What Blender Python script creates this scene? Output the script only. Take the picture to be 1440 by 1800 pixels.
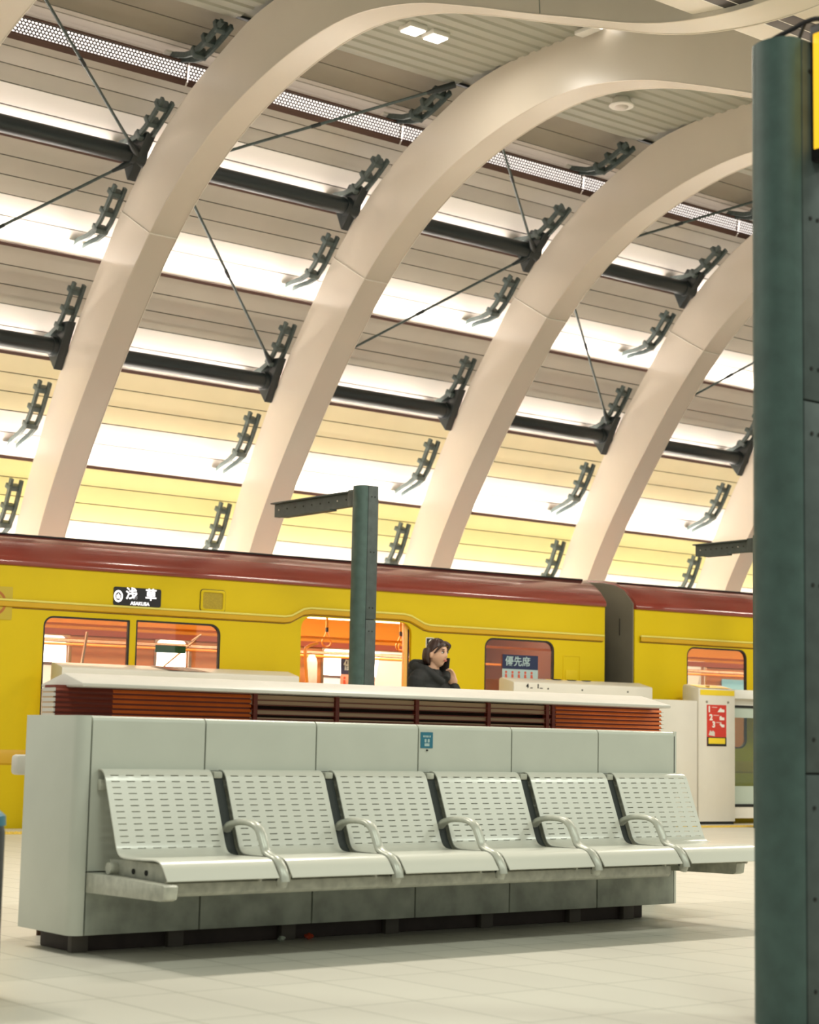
import bpy, bmesh, math, random
from mathutils import Vector, Matrix
from mathutils.geometry import tessellate_polygon
random.seed(7)
S = bpy.context.scene
COL = S.collection
for o in list(bpy.data.objects): bpy.data.objects.remove(o)

# ------------------------------------------------------------------ camera, world, lights, exposure
cd = bpy.data.cameras.new('camera'); cam = bpy.data.objects.new('camera', cd); COL.objects.link(cam)
cam.matrix_world = Matrix(((0.78303803, -0.09252362, -0.61505352, -3.361),
                           (-0.6216462, -0.08432912, -0.77874553, -6.127),
                           (0.02018543, 0.99213304, -0.12354987, 0.8), (0, 0, 0, 1)))
cd.sensor_fit = 'HORIZONTAL'; cd.sensor_width = 36.0; cd.lens = 36.0 * 3244.0 / 1440.0
cd.clip_start = 0.05; cd.clip_end = 200
cd.dof.use_dof = True; cd.dof.focus_distance = 10.5; cd.dof.aperture_fstop = 5.0
S.camera = cam
S.view_settings.view_transform = 'Standard'; S.view_settings.look = 'None'
S.view_settings.exposure = 0.17; S.view_settings.gamma = 1.0
S.view_settings.use_curve_mapping = False
w = bpy.data.worlds.new('world'); S.world = w; w.use_nodes = True
w.node_tree.nodes['Background'].inputs[0].default_value = (0.95, 1.0, 0.89, 1)
w.node_tree.nodes['Background'].inputs[1].default_value = 0.40

COVE_W = 19.0       # watts per bay of cove strip
COVE_C = (1.0, 0.90, 0.82)
def area_light(name, loc, x_dir, normal, sx, sy, power, color, spread=math.pi):
    l = bpy.data.lights.new(name, 'AREA'); l.shape = 'RECTANGLE'; l.size = sx; l.size_y = sy
    l.energy = power; l.color = color; l.spread = spread
    o = bpy.data.objects.new(name, l); COL.objects.link(o)
    z = -Vector(normal).normalized(); x = Vector(x_dir).normalized(); y = z.cross(x).normalized(); x = y.cross(z)
    o.matrix_world = Matrix(((x.x, y.x, z.x, loc[0]), (x.y, y.y, z.y, loc[1]), (x.z, y.z, z.z, loc[2]), (0, 0, 0, 1)))
    return o
# downlights mounted in the ceiling over the platform
for lx in (-1.0, 4.2, 9.45, 14.7):
    area_light('ceiling_downlight', (lx, 2.6, 5.45), (1, 0, 0), (0, 0, -1), 1.6, 0.5, 185, (1.0, 0.93, 0.80))
    area_light('ceiling_downlight', (lx, -5.6, 6.6), (1, 0, 0), (0, 0.35, -1), 1.6, 0.5, 122, (0.93, 1.0, 0.86))

# ------------------------------------------------------------------ materials
MATS = {}
def mat(name, col, rough=0.5, metal=0.0, emit=None, estr=0.0, noise=0.0, nscale=8.0, bump=0.0, bscale=200.0, coat=0.0, spec=0.5, stretch=(1, 1, 1)):
    if name in MATS: return MATS[name]
    m = bpy.data.materials.new(name); m.use_nodes = True; nt = m.node_tree
    b = nt.nodes['Principled BSDF']
    b.inputs['Base Color'].default_value = (*col, 1); b.inputs['Roughness'].default_value = rough
    b.inputs['Metallic'].default_value = metal; b.inputs['Coat Weight'].default_value = coat
    b.inputs['Specular IOR Level'].default_value = spec; b.inputs['Coat Roughness'].default_value = 0.12
    if emit: b.inputs['Emission Color'].default_value = (*emit, 1); b.inputs['Emission Strength'].default_value = estr
    tc = nt.nodes.new('ShaderNodeTexCoord'); mp = nt.nodes.new('ShaderNodeMapping'); nt.links.new(tc.outputs['Object'], mp.inputs[0])
    mp.inputs['Scale'].default_value = stretch
    if noise > 0:
        n = nt.nodes.new('ShaderNodeTexNoise'); n.inputs['Scale'].default_value = nscale; n.inputs['Detail'].default_value = 6
        nt.links.new(mp.outputs[0], n.inputs[0])
        r = nt.nodes.new('ShaderNodeMapRange'); r.inputs[1].default_value = 0.3; r.inputs[2].default_value = 0.7
        r.inputs[3].default_value = 1 - noise; r.inputs[4].default_value = 1 + noise * 0.5
        nt.links.new(n.outputs[0], r.inputs[0])
        mx = nt.nodes.new('ShaderNodeVectorMath'); mx.operation = 'SCALE'; mx.inputs[0].default_value = col
        nt.links.new(r.outputs[0], mx.inputs['Scale']); nt.links.new(mx.outputs[0], b.inputs['Base Color'])
    if bump > 0:
        n2 = nt.nodes.new('ShaderNodeTexNoise'); n2.inputs['Scale'].default_value = bscale; nt.links.new(mp.outputs[0], n2.inputs[0])
        bp = nt.nodes.new('ShaderNodeBump'); bp.inputs['Strength'].default_value = bump; bp.inputs['Distance'].default_value = 0.002
        nt.links.new(n2.outputs[0], bp.inputs['Height']); nt.links.new(bp.outputs[0], b.inputs['Normal'])
    MATS[name] = m; return m

RIB = mat('arch_paint', (0.74, 0.67, 0.57), 0.30, noise=0.04, nscale=1.2)
RIBJ = mat('arch_joint', (0.85, 0.80, 0.72), 0.5)
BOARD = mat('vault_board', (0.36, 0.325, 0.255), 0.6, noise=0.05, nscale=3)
BOARD_LIT = mat('vault_board_cove_lit', (0.80, 0.75, 0.68), 0.5)  # pale copy of the boards, cove light put into the colour
BOARD_BOUNCE = mat('vault_board_yellow_bounce', (0.86, 0.79, 0.36), 0.6, noise=0.04, nscale=3)  # yellow light bounced off the train, put into the board colour
BOARD_BOUNCE2 = mat('vault_board_cream_bounce', (0.66, 0.585, 0.35), 0.6, noise=0.04, nscale=3)  # weaker train bounce higher up, put into the board colour
LIP = mat('cove_lip', (0.12, 0.06, 0.045), 0.6)
DARKST = mat('dark_steel', (0.022, 0.030, 0.032), 0.38)
BRKT = mat('bracket_steel', (0.085, 0.115, 0.11), 0.45, noise=0.3, nscale=20)
CEIL = mat('ceiling_deck', (0.37, 0.37, 0.30), 0.6)
CEIL2 = mat('ceiling_panel', (0.26, 0.28, 0.22), 0.6)
WHITE = mat('white_enamel', (0.80, 0.78, 0.72), 0.4)
BENCHW = mat('bench_panel_paint', (0.56, 0.575, 0.50), 0.33, noise=0.05, nscale=4)
BENCHL = mat('bench_panel_scuffed_shaded', (0.36, 0.385, 0.325), 0.45, noise=0.35, nscale=9)  # scuff mottling; shade under the seats is put into the colour too
SEATM = mat('seat_enamel', (0.67, 0.665, 0.59), 0.28, coat=0.2)
ARMM = mat('armrest_metal', (0.52, 0.53, 0.46), 0.32, metal=0.15, noise=0.1, nscale=30)
FRAME = mat('seat_frame_paint', (0.50, 0.50, 0.42), 0.45, noise=0.25, nscale=25)
PLINTH = mat('plinth_brown', (0.05, 0.035, 0.03), 0.7, noise=0.3, nscale=12)
FOOT = mat('plinth_foot', (0.10, 0.085, 0.07), 0.7)
GAP = mat('joint_black', (0.01, 0.01, 0.008), 0.8)
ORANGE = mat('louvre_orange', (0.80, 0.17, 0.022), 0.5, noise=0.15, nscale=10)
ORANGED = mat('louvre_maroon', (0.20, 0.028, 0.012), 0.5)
BEIGE = mat('louvre_beige', (0.62, 0.42, 0.26), 0.6)
CAP = mat('cap_metal', (0.64, 0.60, 0.54), 0.42, noise=0.04, nscale=5)
TEAL = mat('post_green_paint', (0.050, 0.092, 0.081), 0.55, noise=0.22, nscale=14, bump=0.3, bscale=300)
TEALD = mat('post_green_dark', (0.055, 0.074, 0.070), 0.55, noise=0.25, nscale=14)
YEL = mat('train_yellow', (0.66, 0.48, 0.001), 0.45, spec=0.25, noise=0.03, nscale=2)
YELO = mat('train_orange_band', (0.62, 0.36, 0.005), 0.42, coat=0.2)
RED = mat('train_roof_red', (0.25, 0.042, 0.028), 0.22, coat=1.0, spec=0.3, noise=0.08, nscale=2)
RUB = mat('window_rubber', (0.012, 0.010, 0.010), 0.5)
GREYEND = mat('car_end_grey', (0.22, 0.20, 0.15), 0.6, noise=0.12, nscale=2)
WOOD = mat('car_inner_wood', (0.46, 0.20, 0.07), 0.45, noise=0.12, nscale=4, stretch=(1, 1, 6))
INORG = mat('car_inner_orange', (0.84, 0.43, 0.08), 0.4)
INCEIL = mat('car_inner_ceiling', (0.70, 0.40, 0.20), 0.5)
POLEO = mat('grab_pole_orange', (0.85, 0.33, 0.05), 0.3)
CHROME = mat('chrome', (0.6, 0.5, 0.4), 0.2, metal=1.0)
LAMPP = mat('fascia_strip_white', (0.9, 0.9, 0.9), 0.5, emit=(1, 0.90, 0.84), estr=1.25)
LAMPW = mat('lamp_white', (0.9, 0.9, 0.9), 0.5, emit=(1, 0.93, 0.85), estr=5)
LAMPC = mat('car_lamp', (0.9, 0.9, 0.9), 0.5, emit=(1, 0.83, 0.62), estr=7)
LEDW = mat('led_white', (0.6, 0.6, 0.6), 0.5, emit=(1, 0.95, 0.97), estr=1.1)
BLACK = mat('sign_black', (0.012, 0.010, 0.012), 0.4)
BLACKC = mat('coat_black', (0.006, 0.007, 0.007), 0.75, bump=0.4, bscale=60)
SKIN = mat('skin', (0.56, 0.33, 0.22), 0.5)
LIPS = mat('lips', (0.42, 0.12, 0.09), 0.5)
HAIR = mat('hair_dark_brown', (0.035, 0.014, 0.010), 0.45, noise=0.5, nscale=60, stretch=(1, 1, 0.2))
TROU = mat('trousers_dark', (0.03, 0.03, 0.04), 0.8)
GATE = mat('gate_cabinet_paint', (0.73, 0.69, 0.61), 0.42, noise=0.03, nscale=4)
GATET = mat('gate_cabinet_top', (0.80, 0.78, 0.73), 0.38)
YSTICK = mat('yellow_sticker', (0.85, 0.62, 0.02), 0.4)
POSTR = mat('poster_red', (0.62, 0.035, 0.02), 0.4)
POSTW = mat('print_white', (0.85, 0.82, 0.76), 0.5)
NAVY = mat('sticker_navy', (0.012, 0.02, 0.07), 0.4)
LBLUE = mat('sticker_pale_blue', (0.42, 0.55, 0.55), 0.4)
BLUE = mat('sticker_blue', (0.02, 0.16, 0.24), 0.4)
TACT = mat('tactile_yellow', (0.72, 0.50, 0.08), 0.6)
SIGNY = mat('sign_yellow_lit', (0.8, 0.5, 0.02), 0.4, emit=(1.0, 0.58, 0.03), estr=0.8)
MAGR = mat('figure_red', (0.6, 0.10, 0.05), 0.5)
WRAPG = mat('wrapper_pale', (0.5, 0.55, 0.45), 0.3)
WRAPR = mat('wrapper_red', (0.5, 0.06, 0.02), 0.3)

def glass(name, tint, fac=0.12, rough=0.02):
    m = bpy.data.materials.new(name); m.use_nodes = True; nt = m.node_tree; nt.nodes.clear()
    out = nt.nodes.new('ShaderNodeOutputMaterial'); mix = nt.nodes.new('ShaderNodeMixShader')
    tr = nt.nodes.new('ShaderNodeBsdfTransparent'); gl = nt.nodes.new('ShaderNodeBsdfGlossy')
    tr.inputs[0].default_value = (*tint, 1); gl.inputs['Roughness'].default_value = rough
    mix.inputs[0].default_value = fac
    nt.links.new(tr.outputs[0], mix.inputs[1]); nt.links.new(gl.outputs[0], mix.inputs[2]); nt.links.new(mix.outputs[0], out.inputs[0])
    return m
GLASS = glass('car_window_glass', (0.92, 0.9, 0.88), 0.09)
GLASSG = glass('gate_door_glass', (0.72, 0.80, 0.74), 0.12)

def perf_material():
    m = bpy.data.materials.new('perforated_metal'); m.use_nodes = True; nt = m.node_tree; L = nt.links
    b = nt.nodes['Principled BSDF']; b.inputs['Base Color'].default_value = (0.06, 0.05, 0.045, 1); b.inputs['Roughness'].default_value = 0.5
    out = nt.nodes['Material Output']
    uv = nt.nodes.new('ShaderNodeUVMap'); sep = nt.nodes.new('ShaderNodeSeparateXYZ'); L.new(uv.outputs[0], sep.inputs[0])
    def M(op, a, b_=None):
        n = nt.nodes.new('ShaderNodeMath'); n.operation = op
        for i, v in enumerate((a, b_)):
            if v is None: continue
            if isinstance(v, (int, float)): n.inputs[i].default_value = v
            else: L.new(v, n.inputs[i])
        return n.outputs[0]
    p = 0.036; q = p * 0.866
    rows = M('DIVIDE', sep.outputs[1], q); ri = M('FLOOR', rows); fy = M('SUBTRACT', M('SUBTRACT', rows, ri), 0.5)
    odd = M('MULTIPLY', M('MODULO', ri, 2.0), 0.5)
    cx = M('ADD', M('DIVIDE', sep.outputs[0], p), odd); fx = M('SUBTRACT', M('FRACT', cx), 0.5)
    dx = M('MULTIPLY', fx, p); dy = M('MULTIPLY', fy, q)
    d = M('SQRT', M('ADD', M('MULTIPLY', dx, dx), M('MULTIPLY', dy, dy)))
    hole = M('LESS_THAN', d, 0.0125)
    tr = nt.nodes.new('ShaderNodeBsdfTransparent'); mix = nt.nodes.new('ShaderNodeMixShader')
    L.new(hole, mix.inputs[0]); L.new(b.outputs[0], mix.inputs[1]); L.new(tr.outputs[0], mix.inputs[2]); L.new(mix.outputs[0], out.inputs[0])
    return m
PERF = perf_material()

def floor_material():
    m = bpy.data.materials.new('platform_tiles'); m.use_nodes = True; nt = m.node_tree; L = nt.links
    b = nt.nodes['Principled BSDF']; b.inputs['Roughness'].default_value = 0.42
    geo = nt.nodes.new('ShaderNodeNewGeometry'); sep = nt.nodes.new('ShaderNodeSeparateXYZ'); L.new(geo.outputs['Position'], sep.inputs[0])
    def M(op, a, b_=None):
        n = nt.nodes.new('ShaderNodeMath'); n.operation = op
        for i, v in enumerate((a, b_)):
            if v is None: continue
            if isinstance(v, (int, float)): n.inputs[i].default_value = v
            else: L.new(v, n.inputs[i])
        return n.outputs[0]
    def line(co, off, pitch, wdt):
        f = M('FRACT', M('DIVIDE', M('ADD', co, off), pitch)); d = M('ABSOLUTE', M('SUBTRACT', f, 0.5))
        return M('GREATER_THAN', d, 0.5 - wdt / pitch)
    g = M('MAXIMUM', line(sep.outputs[0], 0.21 + 50 * 0.27, 0.27, 0.0028), line(sep.outputs[1], 0.49 + 0.52 * 50, 0.52, 0.0028))
    # tile to tile tone
    tx = M('FLOOR', M('DIVIDE', M('ADD', sep.outputs[0], 0.21), 0.27)); ty = M('FLOOR', M('DIVIDE', M('ADD', sep.outputs[1], 0.49), 0.52))
    cmb = nt.nodes.new('ShaderNodeCombineXYZ'); L.new(tx, cmb.inputs[0]); L.new(ty, cmb.inputs[1])
    wn = nt.nodes.new('ShaderNodeTexWhiteNoise'); L.new(cmb.outputs[0], wn.inputs[0])
    ns = nt.nodes.new('ShaderNodeTexNoise'); ns.inputs['Scale'].default_value = 1.6; ns.inputs['Detail'].default_value = 8
    L.new(geo.outputs['Position'], ns.inputs[0])
    tone = M('ADD', M('MULTIPLY', wn.outputs[0], 0.05), M('MULTIPLY', ns.outputs[0], 0.14)); tone = M('ADD', tone, 0.88)
    v = nt.nodes.new('ShaderNodeVectorMath'); v.operation = 'SCALE'; v.inputs[0].default_value = (0.64, 0.61, 0.53); L.new(tone, v.inputs['Scale'])
    mix = nt.nodes.new('ShaderNodeMix'); mix.data_type = 'RGBA'; L.new(g, mix.inputs['Factor'])
    L.new(v.outputs[0], mix.inputs['A']); mix.inputs['B'].default_value = (0.30, 0.29, 0.23, 1)
    L.new(mix.outputs['Result'], b.inputs['Base Color'])
    return m
FLOORM = floor_material()

# ------------------------------------------------------------------ mesh helpers
class MB:
    def __init__(s): s.v = []; s.f = []; s.mi = []; s.uv = {}
    def add(s, vs, fs, mi=0):
        k = len(s.v); s.v += [tuple(p) for p in vs]
        for f in fs: s.f.append(tuple(i + k for i in f)); s.mi.append(mi)
        return s
    def box(s, x0, x1, y0, y1, z0, z1, mi=0, M=None):
        P = [(x, y, z) for x in (x0, x1) for y in (y0, y1) for z in (z0, z1)]
        if M: P = [M @ Vector(p) for p in P]
        return s.add(P, [(0, 1, 3, 2), (4, 6, 7, 5), (0, 4, 5, 1), (2, 3, 7, 6), (0, 2, 6, 4), (1, 5, 7, 3)], mi)
    def prism(s, prof, a, b, axis=0, mi=0, caps=True):
        """profile of 2-D points swept along an axis: axis 0 -> (y,z); 1 -> (x,z); 2 -> (x,y)"""
        def P(p, t):
            return (t, p[0], p[1]) if axis == 0 else ((p[0], t, p[1]) if axis == 1 else (p[0], p[1], t))
        n = len(prof); vs = [P(p, a) for p in prof] + [P(p, b) for p in prof]
        fs = [(i, (i + 1) % n, (i + 1) % n + n, i + n) for i in range(n)]
        if caps:
            tri = tessellate_polygon([[Vector((p[0], p[1], 0)) for p in prof]])
            fs += [tuple(t) for t in tri] + [tuple(i + n for i in reversed(t)) for t in tri]
        return s.add(vs, fs, mi)
    def tube(s, pts, r, n=10, mi=0, caps=True, closed=False):
        pts = [Vector(p) for p in pts]; m = len(pts); rr = r if isinstance(r, (list, tuple)) else [r] * m
        tang = []
        for i in range(m):
            a = pts[max(i - 1, 0)]; b = pts[min(i + 1, m - 1)]; tang.append((b - a).normalized())
        up = Vector((0, 0, 1)) if abs(tang[0].z) < 0.9 else Vector((1, 0, 0))
        nr = tang[0].cross(up).normalized(); vs = []
        for i in range(m):
            nr = (nr - tang[i] * nr.dot(tang[i])).normalized(); bn = tang[i].cross(nr)
            for k in range(n):
                a = 2 * math.pi * k / n; vs.append(pts[i] + (nr * math.cos(a) + bn * math.sin(a)) * rr[i])
        fs = [(i * n + k, i * n + (k + 1) % n, (i + 1) * n + (k + 1) % n, (i + 1) * n + k) for i in range(m - 1) for k in range(n)]
        if caps: fs += [tuple(range(n - 1, -1, -1)), tuple((m - 1) * n + k for k in range(n))]
        return s.add(vs, fs, mi)
    def build(s, name, mats, parent=None, bevel=0.0, smooth=40, M=None, segs=2):
        me = bpy.data.meshes.new(name); me.from_pydata([tuple(v) for v in s.v], [], s.f)
        if not isinstance(mats, (list, tuple)): mats = [mats]
        for m in mats: me.materials.append(m)
        me.polygons.foreach_set('material_index', s.mi)
        bm = bmesh.new(); bm.from_mesh(me); bmesh.ops.remove_doubles(bm, verts=bm.verts, dist=1e-5)
        bmesh.ops.recalc_face_normals(bm, faces=bm.faces)
        if bevel > 0:
            es = [e for e in bm.edges if len(e.link_faces) == 2 and e.calc_face_angle(0) > math.radians(35)]
            bmesh.ops.bevel(bm, geom=es, offset=bevel, segments=segs, profile=0.5, affect='EDGES', clamp_overlap=True)
        if M: bm.transform(M)
        bm.to_mesh(me); bm.free()
        if smooth: me.shade_smooth(); me.set_sharp_from_angle(angle=math.radians(smooth))
        o = bpy.data.objects.new(name, me); COL.objects.link(o)
        if parent: o.parent = parent
        return o
def tag(o, label=None, cat=None, group=None, kind=None):
    if label: o['label'] = label
    if cat: o['category'] = cat
    if group: o['group'] = group
    if kind: o['kind'] = kind
    return o
def empty(name, loc=(0, 0, 0), rz=0.0, label=None, cat=None, group=None):
    o = bpy.data.objects.new(name, None); COL.objects.link(o); o.location = loc; o.rotation_euler = (0, 0, rz); o.empty_display_size = 0.1
    return tag(o, label, cat, group)
def copy_tree(o, parent=None):
    c = o.copy(); COL.objects.link(c); c.parent = parent
    for ch in list(o.children): copy_tree(ch, c)
    return c
def rrect(x0, x1, z0, z1, r, n=5):
    if not isinstance(r, (list, tuple)): r = [r] * 4   # bl, br, tr, tl
    out = []
    for (cx, cz, a0, rr) in ((x0 + r[0], z0 + r[0], 180, r[0]), (x1 - r[1], z0 + r[1], 270, r[1]), (x1 - r[2], z1 - r[2], 0, r[2]), (x0 + r[3], z1 - r[3], 90, r[3])):
        if rr < 1e-4: out.append((cx, cz)); continue
        for k in range(n + 1):
            a = math.radians(a0 + 90 * k / n); out.append((cx + rr * math.cos(a), cz + rr * math.sin(a)))
    return out
def plate(mb, outer, holes, y0, y1, mi=0, rim=None):
    """plate in the x-z plane with holes, between y0 and y1"""
    loops = [outer] + holes; flat = [p for l in loops for p in l]
    tri = tessellate_polygon([[Vector((p[0], p[1], 0)) for p in l] for l in loops]); n = len(flat)
    mb.add([(p[0], y0, p[1]) for p in flat] + [(p[0], y1, p[1]) for p in flat], [tuple(t) for t in tri] + [tuple(i + n for i in t[::-1]) for t in tri], mi)
    for l in loops:
        m = len(l)
        mb.add([(p[0], y0, p[1]) for p in l] + [(p[0], y1, p[1]) for p in l], [(i, (i + 1) % m, (i + 1) % m + m, i + m) for i in range(m)], mi if (rim is None or l is outer) else rim)
def ring(mb, loop_out, loop_in, y0, y1, mi=0):
    plate(mb, loop_out, [loop_in], y0, y1, mi)
def text_obj(body, size, m, parent, M, name='lettering', align='CENTER', extr=0.0015, sx=1.0, bold=0.0):
    cu = bpy.data.curves.new(name, 'FONT'); cu.body = body; cu.size = size; cu.align_x = align; cu.align_y = 'CENTER'; cu.extrude = extr; cu.offset = bold
    t = bpy.data.objects.new(name, cu); COL.objects.link(t)
    bpy.context.view_layer.update()
    dg = bpy.context.evaluated_depsgraph_get(); me = bpy.data.meshes.new_from_object(t.evaluated_get(dg))
    bpy.data.objects.remove(t)
    me.transform(M @ Matrix.Diagonal((sx, 1, 1, 1))); me.materials.clear(); me.materials.append(m)
    o = bpy.data.objects.new(name, me); COL.objects.link(o)
    if parent: o.parent = parent
    return o
def face_y(x, y, z):     # text frame facing -Y, standing upright
    return Matrix.Translation((x, y, z)) @ Matrix.Rotation(math.pi / 2, 4, 'X')
ORD = ['first', 'second', 'third', 'fourth', 'fifth', 'sixth', 'seventh', 'eighth', 'ninth']

# ------------------------------------------------------------------ FLOOR and track bed
TA = math.atan2(-0.106, 0.994)                     # the train stands slightly askew
TM = Matrix.Translation((3.717, 8.529, 0)) @ Matrix.Rotation(TA, 4, 'Z')
mb = MB()
pa = TM @ Vector((-16, -0.09, 0)); pb = TM @ Vector((26, -0.09, 0))
poly = [(-14, -12), (30, -12), (pb.x, pb.y), (pa.x, pa.y)]
mb.prism(poly, -0.25, 0.0, axis=2)
tag(mb.build('floor', FLOORM, smooth=0), kind='structure')
mb = MB(); mb.box(-16, 30, 5.5, 14, -1.2, -1.0)
tag(mb.build('floor_trackbed', mat('ballast', (0.12, 0.10, 0.08), 0.9, noise=0.4, nscale=30), smooth=0), kind='structure')

# ------------------------------------------------------------------ VAULT
def interp(pts, n):
    """Catmull-Rom resample"""
    out = []
    P = [Vector(p) for p in pts]
    for i in range(len(P) - 1):
        p0 = P[max(i - 1, 0)]; p1 = P[i]; p2 = P[i + 1]; p3 = P[min(i + 2, len(P) - 1)]
        for k in range(n):
            t = k / n
            out.append(0.5 * ((2 * p1) + (p2 - p0) * t + (2 * p0 - 5 * p1 + 4 * p2 - p3) * t * t + (3 * p1 - p0 - 3 * p2 + p3) * t ** 3))
    out.append(P[-1]); return out
IN = [(11.95, 0.2), (11.70, 1.4), (11.45, 2.2), (11.16, 2.9), (10.79, 3.55), (10.25, 4.33), (9.56, 5.19), (8.86, 5.88), (8.06, 6.39),
      (7.27, 6.68), (6.49, 6.83), (5.80, 6.84), (5.08, 6.70), (4.41, 6.47), (3.77, 6.22), (3.13, 5.98), (2.59, 5.78), (2.10, 5.65),
      (1.53, 5.57), (1.0, 5.58), (0.4, 5.70), (-0.3, 5.93), (-1.3, 6.3), (-2.4, 6.68), (-3.4, 6.85)]
OUT = [(12.45, 0.2), (12.25, 1.4), (12.02, 2.2), (11.71, 2.94), (11.38, 3.63), (10.81, 4.58), (10.09, 5.52), (9.42, 6.24), (8.64, 6.80),
       (7.77, 7.18), (7.24, 7.33), (6.40, 7.40), (5.5, 7.42), (-3.4, 7.42)]
INc = interp(IN, 4); OUTc = interp(OUT[:-1], 4) + [Vector(OUT[-1])]
RX0, RDX, RW = 2.80, 2.61, 0.31
NR = 7
rib_names = ['white steel arch cut off by the top left corner', 'leftmost full white steel arch, rising beyond the left end of the bench',
             'white steel arch rising just left of the green post', 'third full white steel arch, rising right of the green post beyond the woman',
             'white steel arch rising beyond the gap between the two train cars', 'white steel arch partly hidden by the big green pillar',
             'farthest white steel arch behind the big green pillar']
prof = [tuple(p) for p in INc] + [tuple(p) for p in reversed(OUTc)]
rib0 = None
for k in range(NR):
    X = RX0 + RDX * k
    if rib0 is None:
        r = empty('steel_arch', (X, 0, 0)); rib0 = r
        mb = MB(); mb.prism(prof, 0.0, RW, axis=0)
        # raised edge beads along both sides of the soffit
        for xx in (0.004, RW - 0.004): mb.tube([(xx, p.x, p.y) for p in INc], 0.007, 6)
        body = mb.build('arch_beam', RIB, r, smooth=25)
        # site joint cover strips across web and soffit
        mb = MB(); a = Vector((9.13, 5.64)); b = Vector((9.70, 5.98)); 
        mb.tube([(-0.003, a.x, a.y), (-0.003, b.x, b.y)], 0.006, 6); mb.tube([(0, a.x, a.y - 0.004), (RW, a.x, a.y - 0.004)], 0.006, 6)
        mb.build('joint_strip', RIBJ, r)
        mb = MB(); mb.tube([(-0.001, 3.55, 6.14), (-0.001, 3.62, 7.2)], 0.004, 6); mb.build('joint_strip', CEIL2, r)
        # gusset plates where purlins and rods land
        for (gy, gz) in ((9.36, 6.50), (10.80, 4.82)):
            t = Vector((-(0.70), 0.72)) if gy < 10 else Vector((-0.5, 0.86)); t.normalize(); nn = Vector((t.y, -t.x))
            mb = MB()
            P = [Vector((gy, gz)) + t * u + nn * v for (u, v) in ((-0.26, -0.14), (-0.17, 0.10), (0.17, 0.10), (0.28, -0.14))]
            mb.prism([tuple(p) for p in P], -0.10, 0.0, axis=0); mb.build('gusset_plate', DARKST, r, bevel=0.01)
    else:
        r = copy_tree(rib0); r.location = (X, 0, 0)
    tag(r, rib_names[k], 'arch', 'white steel arches of the vault')

# cladding reference curve (outer skin)
SH = [(12.66, 0.4), (12.60, 1.3), (12.50, 1.97), (12.38, 2.24), (12.17, 2.67), (11.99, 3.06), (11.68, 3.70), (11.45, 4.13), (11.10, 4.69), (10.81, 5.10), (10.41, 5.62),
      (10.09, 5.97), (9.63, 6.45), (9.26, 6.76), (8.68, 7.11), (8.48, 7.21), (8.16, 7.37), (7.69, 7.53)]
SHa = [0.0]
SHc = interp(SH, 6)
for i in range(1, len(SHc)): SHa.append(SHa[-1] + (SHc[i] - SHc[i - 1]).length)
# arc of the point (12.50,1.97) is 0 in the survey's arc count
a00 = SHa[2 * 6]
def sh(a, off=0.0):
    a += a00
    a = min(max(a, 0.0), SHa[-1] - 1e-4)
    for i in range(len(SHa) - 1):
        if SHa[i + 1] >= a: break
    t = (a - SHa[i]) / max(SHa[i + 1] - SHa[i], 1e-9); p = SHc[i].lerp(SHc[i + 1], t)
    d = (SHc[min(i + 2, len(SHc) - 1)] - SHc[max(i - 1, 0)]).normalized(); n = Vector((d.y, -d.x))
    if n.x < 0 and n.y < 0: n = -n
    if n.dot(Vector((1, 1))) < 0: n = -n
    return p + n * off, d, n
a_corr = 0.0
LIPS_A = [0.77, 1.91, 3.06, 4.22, 5.36, 6.52]; ADDED_LIP = -0.40  # the low one is an unseen cove, added to whiten the car windows
X0, X1 = -0.6, 21.0
def bay_strip(mb, pts, mi):
    for k in range(-1, NR):
        a, b = RX0 + RDX * k + RW + 0.002, RX0 + RDX * (k + 1) - 0.002
        vs = [(a, p.x, p.y) for p in pts] + [(b, p.x, p.y) for p in pts]; n = len(pts)
        mb.add(vs, [(i, i + 1, i + 1 + n, i + n) for i in range(n - 1)], mi)
def strip(mb, pts, mi):
    vs = [(X0, p.x, p.y) for p in pts] + [(X1, p.x, p.y) for p in pts]; n = len(pts)
    mb.add(vs, [(i, i + 1, i + 1 + n, i + n) for i in range(n - 1)], mi)
REC = 0.15     # how far the foot of a band lies behind the lip below it
bands = [(-1.6, ADDED_LIP), (ADDED_LIP, 0.77)] + [(LIPS_A[i], LIPS_A[i + 1]) for i in range(5)] + [(LIPS_A[5], 7.62)]
upper_mat = [BOARD_LIT, BOARD_BOUNCE, BOARD_BOUNCE, BOARD_BOUNCE2, BOARD, BOARD, BOARD, BOARD]
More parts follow.
